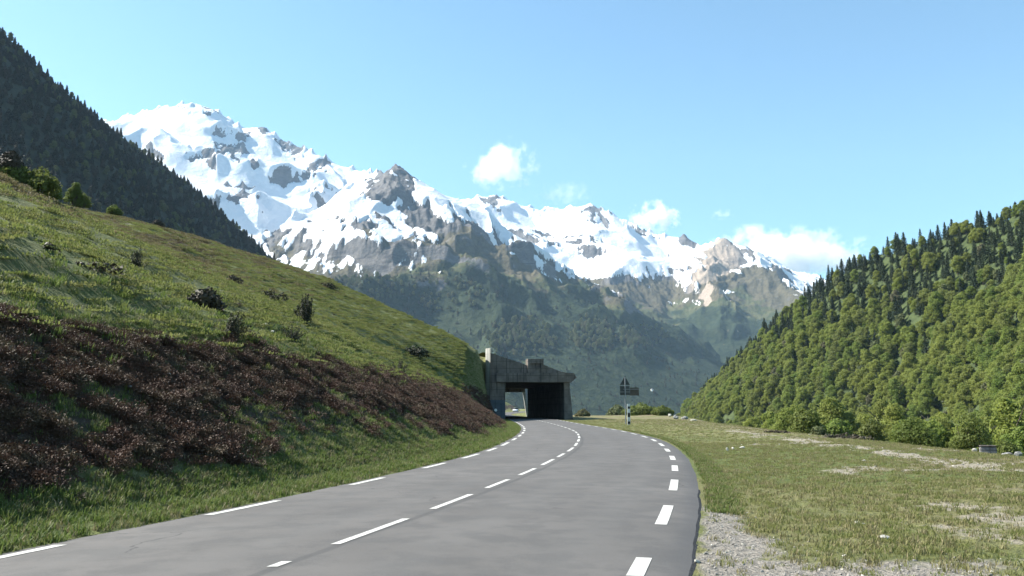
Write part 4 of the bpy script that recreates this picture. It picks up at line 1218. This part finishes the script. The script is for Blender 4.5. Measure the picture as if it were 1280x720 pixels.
# ------------------------------------------------------------------ ground cover
def heather_mesh(seed, r=.30, h=.17, n=760):
    rs = np.random.default_rng(seed)
    d = rs.normal(size=(n, 3)); d[:, 2] = np.abs(d[:, 2]); d /= np.linalg.norm(d, axis=1)[:, None]
    c = d * np.array([r, r, h]) * 1.0 * rs.uniform(.45, 1.05, n)[:, None] * (1 + .2 * np.sin(d[:, :1] * 6 + seed))
    V, Fq = quads_from(c, np.cross(d, rs.normal(size=(n, 3))), .024, rs, .5)
    return mesh_np('heather_clump', V, Fq, [MAT['heather']])
MAT['heather'] = leafmat('heather_twigs', [(.055,.028,.02), (.088,.046,.032), (.09,.07,.042), (.125,.09,.06)], 0.1, 2.0)
MAT['blade'] = leafmat('grass_blades', [(.095,.145,.03), (.11,.15,.036), (.13,.14,.05), (.14,.18,.05)], 0.4, 2.0)
MAT['hillblade'] = leafmat('hill_grass_blades', [(.115,.15,.036), (.14,.165,.044), (.16,.165,.058), (.19,.195,.075)], 0.5, 2.0)
MAT['brownblade'] = leafmat('brown_grass_blades', [(.115,.10,.046), (.14,.115,.058), (.125,.13,.05), (.18,.155,.085)], 0.4, 2.0)
MAT['meadowblade'] = leafmat('meadow_blades', [(.15,.175,.05), (.19,.195,.07), (.13,.165,.042), (.24,.23,.10)], 0.45, 2.0)
MAT['drygrass'] = leafmat('dry_grass_blades', [(.18,.165,.07), (.22,.19,.1), (.15,.16,.055), (.28,.25,.15)], 0.25, 2.0)

def tuft_mesh(seed, n, h, r, mat, wide=.008):
    rs = np.random.default_rng(seed); V = []; Fq = []
    for i in range(n):
        a = rs.uniform(0, 6.28); b = rs.uniform(0, 6.28); q = r * math.sqrt(rs.uniform(0, 1))
        x, y = q * math.cos(b), q * math.sin(b); L = h * rs.uniform(.55, 1.15); ln = L * rs.uniform(.15, .7)
        w = wide * rs.uniform(.7, 1.4); dx, dy = -math.sin(a) * w, math.cos(a) * w
        k = len(V)
        for t, ww in ((0, 1), (.55, .85), (1, .15)):
            px, py, pz = x + math.cos(a) * ln * t * t, y + math.sin(a) * ln * t * t, L * t * (1 - .25 * t * ln / L)
            V += [(px - dx * ww, py - dy * ww, pz), (px + dx * ww, py + dy * ww, pz)]
        Fq += [(k, k+1, k+3, k+2), (k+2, k+3, k+5, k+4)]
    return mesh_np('grass_tuft', V, Fq, [mat])

def in_view(X, Y, Z):
    px, py = project(X, Y, Z)
    return (px > -160) & (px < 1440) & (py < 860) & (py > 150)

def scatter_cover():
    # heather on the bank and the fold beside the gallery
    X = rng.uniform(-26, 6, 160000); Y = 4 + 111 * rng.uniform(0, 1, 160000) ** 1.35
    hm = masks(X, Y)[1]; Z = ground_fine(X, Y)
    k = (rng.uniform(0, 1, len(X)) < (hm * 1.1 - .14) * (1 - .55 * sstep(38, 80, Y))) & in_view(X, Y, Z) & (X < lx(Y) - 1.2)
    k &= ~((Y > 68) & (Z > 4.4))
    X, Y, Z = X[k][:25000], Y[k][:25000], Z[k][:25000]
    Xh = rng.uniform(-70, 2, 16000); Yh = 10 + 120 * rng.uniform(0, 1, 16000); mh = masks(Xh, Yh); Zh = ground_fine(Xh, Yh)  # loose dark clumps on the slope, standing in for shadowed grass tussocks
    kh = (lx(Yh) - Xh > 6) & in_view(Xh, Yh, Zh) & (rng.uniform(0, 1, 16000) < (.05 + .4 * mh[2]) * (1 - sstep(80, 92, Yh)) * sstep(-.1, .3, fbm(Xh, Yh, 3, 3, 88)))
    X = np.concatenate([X, Xh[kh]]); Y = np.concatenate([Y, Yh[kh]]); Z = np.concatenate([Z, Zh[kh]])
    n = len(X); sc = rng.uniform(.45, 1.25, n) * (1 + .25 * fbm(X, Y, 3, 2, 3))
    size = np.stack([sc, sc, sc * rng.uniform(.6, 1.15, n)], 1)
    scatter('heather', np.stack([X, Y, Z - .06], 1), rng.integers(0, 4, n), np.stack([rng.uniform(-.3, .3, n), rng.uniform(.1, .6, n), rng.uniform(0, 6.28, n)], 1), size,
            [tmpl('heather_clump', heather_mesh(600 + i)) for i in range(4)], 'dark brown heather covering the steep bank beside the road', 'heather')
    print('heather', n)
    T = [tuft_mesh(620, 14, .2, .09, MAT['blade']), tuft_mesh(621, 18, .12, .14, MAT['blade']), tuft_mesh(622, 12, .13, .12, MAT['drygrass']), tuft_mesh(623, 26, .21, .16, MAT['blade'], .01), tuft_mesh(624, 150, .085, .55, MAT['hillblade'], .022), tuft_mesh(625, 18, .12, .14, MAT['meadowblade']), tuft_mesh(626, 130, .10, .55, MAT['brownblade'], .022)]
    P = []; K = []; S = []
    def put(n, x0, x1, y0, y1, pw, prob, kinds, s0, s1, lat=None):
        y = y0 + (y1 - y0) * rng.uniform(0, 1, n) ** pw
        t = rng.uniform(0, 1, n)
        if lat == 'left': x = lx(y) - .3 - (x0 + (x1 - x0) * t)
        elif lat == 'right': x = rx(y) + .6 + x0 + (x1 - x0) * t
        else: x = x0 + (x1 - x0) * t
        z = ground_fine(x, y); p = prob(x, y)
        k = (rng.uniform(0, 1, n) < p) & in_view(x, y, z)
        m = int(k.sum())
        P.append(np.stack([x, y, z - .01], 1)[k]); K.append(rng.choice(kinds, m)); S.append(rng.uniform(s0, s1, m))
    put(10000, .0, 1.5, 4, 112, 1.6, lambda x, y: np.full(len(x), .95), [0, 1, 1, 2], .5, .95, 'left')
    put(66000, 1.0, 6.5, 4, 112, 1.5, lambda x, y: np.clip(1 - masks(x, y)[1] * 1.3, .04, 1), [0, 1, 1, 2, 2], .45, .85, 'left')
    put(62000, 5.6, 70, 8, 135, .8, lambda x, y: (.35 + .6 * sstep(-.1, .3, fbm(x, y, 3, 3, 81))) * (1 - .85 * masks(x, y)[2]), [4], .45, 1.1, 'left')
    put(40000, 5.6, 70, 8, 135, .8, lambda x, y: .9 * masks(x, y)[2], [6], .5, 1.2, 'left')
    put(9000, 4.5, 9, 6, 110, 1.4, lambda x, y: np.full(len(x), .5), [1, 2, 3], .6, 1.1, 'left')
    def mead(x, y):
        q, h, b, g, t, d, l = masks(x, y)
        return np.clip((1.05 - g * .95 - t * .8) * (.3 + .75 * sstep(-.25, .35, fbm(x, y, 1.3, 3, 83))), .015, 1)
    put(60000, .05, 14, 4.2, 40, 1.7, mead, [5, 5, 5, 2, 2, 2], .3, .7, 'right')
    put(16000, .1, 15, 35, 112, 1.0, mead, [5, 5, 2, 2], .4, .8, 'right')
    put(5000, .02, .5, 13, 60, 1.2, lambda x, y: np.full(len(x), .6), [1, 1, 2], .4, .8, 'right')
    Pc = np.concatenate(P); n = len(Pc)
    scatter('grass', Pc, np.concatenate(K), np.stack([rng.uniform(-.15, .15, n), rng.uniform(-.15, .15, n), rng.uniform(0, 6.28, n)], 1), np.concatenate(S),
            [tmpl('grass_tuft', m) for m in T], 'short grass on the verge, slope and meadow', 'grass')
    print('grass', n)
    # gravel
    X = rng.uniform(1, 16, 40000); Y = 4.4 + 9 * rng.uniform(0, 1, 40000) ** 1.2
    g = masks(X, Y)[3]; Z = ground_fine(X, Y); k = (rng.uniform(0, 1, len(X)) < g * .8) & in_view(X, Y, Z) & (X > xr_at(Y) + .02)
    X2 = rng.uniform(8, 18, 9000); Y2 = rng.uniform(17, 70, 9000); t2 = masks(X2, Y2)[4]; k2 = rng.uniform(0, 1, 9000) < t2 * .7
    X = np.concatenate([X[k][:15000], X2[k2]]); Y = np.concatenate([Y[k][:15000], Y2[k2]]); Z = ground_fine(X, Y)
    n = len(X); s = .007 + .022 * rng.uniform(0, 1, n) ** 3.5; s = np.where(Y > 15, s * 2.2, s)
    size = np.stack([s, s * rng.uniform(.6, 1, n), s * rng.uniform(.4, .9, n)], 1)
    scatter('gravel', np.stack([X, Y, Z + s * .2], 1), rng.integers(0, 4, n), rng.uniform(0, 6.28, (n, 3)) * np.array([.06, .06, 1]), size,
            [tmpl('pebble', rock_mesh('pebble', 640 + i, MAT['pebble'] if i < 3 else MAT['limestone'], 1)) for i in range(4)], 'grey gravel strewn along the road edge', 'gravel')
    print('gravel', n)
scatter_cover()

# ------------------------------------------------------------------ clouds beyond the air box, and the air itself
def cloud(px, py, wp, hp, d, seed, label, dens=.012, thr=.0):
    import bmesh
    c = at(px, py, d); k = d / F
    bm = bmesh.new(); bmesh.ops.create_icosphere(bm, subdivisions=3, radius=1.0)
    me = bpy.data.meshes.new('cloud'); bm.to_mesh(me); bm.free()
    m = bpy.data.materials.new('cloud_vapour'); m.use_nodes = True; nt = m.node_tree; nt.nodes.clear()
    out = nt.nodes.new('ShaderNodeOutputMaterial'); pv = nt.nodes.new('ShaderNodeVolumePrincipled')
    pv.inputs['Color'].default_value = (1, 1, 1, 1); pv.inputs['Anisotropy'].default_value = .1
    tc = nt.nodes.new('ShaderNodeTexCoord')
    ln = nt.nodes.new('ShaderNodeVectorMath'); ln.operation = 'LENGTH'; nt.links.new(tc.outputs['Object'], ln.inputs[0])
    mp = nt.nodes.new('ShaderNodeMapping'); mp.inputs['Location'].default_value = (seed * 3.7, seed, 0); mp.inputs['Scale'].default_value = (wp / hp, 1, 1)
    nt.links.new(tc.outputs['Object'], mp.inputs[0])
    nz = nt.nodes.new('ShaderNodeTexNoise'); nz.inputs['Scale'].default_value = 1.7; nz.inputs['Detail'].default_value = 6; nz.inputs['Roughness'].default_value = .62
    nt.links.new(mp.outputs[0], nz.inputs['Vector'])
    def M(op, a, b):
        nd = nt.nodes.new('ShaderNodeMath'); nd.operation = op
        for s, x in zip(nd.inputs, (a, b)):
            if isinstance(x, float): s.default_value = x
            else: nt.links.new(x, s)
        return nd.outputs[0]
    f = M('SUBTRACT', .62 + thr, ln.outputs['Value'])
    f = M('ADD', f, M('MULTIPLY', M('SUBTRACT', nz.outputs['Fac'], .5), 2.9))
    f = M('MULTIPLY', M('MAXIMUM', f, 0.0), dens * 2.0)
    edge = nt.nodes.new('ShaderNodeMapRange'); edge.inputs['From Min'].default_value = 1.0; edge.inputs['From Max'].default_value = .8
    nt.links.new(ln.outputs['Value'], edge.inputs['Value'])
    f = M('MULTIPLY', f, edge.outputs['Result'])
    nt.links.new(f, pv.inputs['Density']); nt.links.new(pv.outputs[0], out.inputs['Volume'])
    me.materials.append(m)
    o = link('cloud', me, None, c); o.scale = (wp * k * .5, min(wp, hp * 1.3) * k * .5, hp * k * .5)
    tag(o, label, "cloud", None, "thing")
CL = 9200
cloud(627, 207, 112, 78, CL, 1, 'small white puff of cloud high above the middle of the snowy range', .006)
cloud(704, 242, 90, 44, CL, 2, 'thin wispy cloud touching the middle snowy crest', .0013)
cloud(816, 273, 86, 52, CL, 3, 'white puff of cloud behind the snowy crest left of the rocky peak', .012)
cloud(903, 268, 44, 18, CL, 4, 'faint tiny wisp of cloud above the rocky peak', .003)
cloud(974, 320, 290, 88, 10500, 5, 'long white bank of cloud behind the rocky peak', .006, .10)

def build_haze():
    mb = MB(); mb.box(-6800, 6800, -420, 8000, -60, 2400)
    m = bpy.data.materials.new('air'); m.use_nodes = True; nt = m.node_tree; nt.nodes.clear()
    out = nt.nodes.new('ShaderNodeOutputMaterial'); pv = nt.nodes.new('ShaderNodeVolumePrincipled')
    pv.inputs['Color'].default_value = (.52, .74, 1.0, 1); pv.inputs['Density'].default_value = 3.7e-5; pv.inputs['Anisotropy'].default_value = 0.0
    nt.links.new(pv.outputs[0], out.inputs['Volume'])
    o = link('haze', mb.mesh('haze', m)); o['kind'] = 'stuff'
    o['label'] = 'pale blue air between the road and the far mountains'; o['category'] = 'haze'
build_haze()
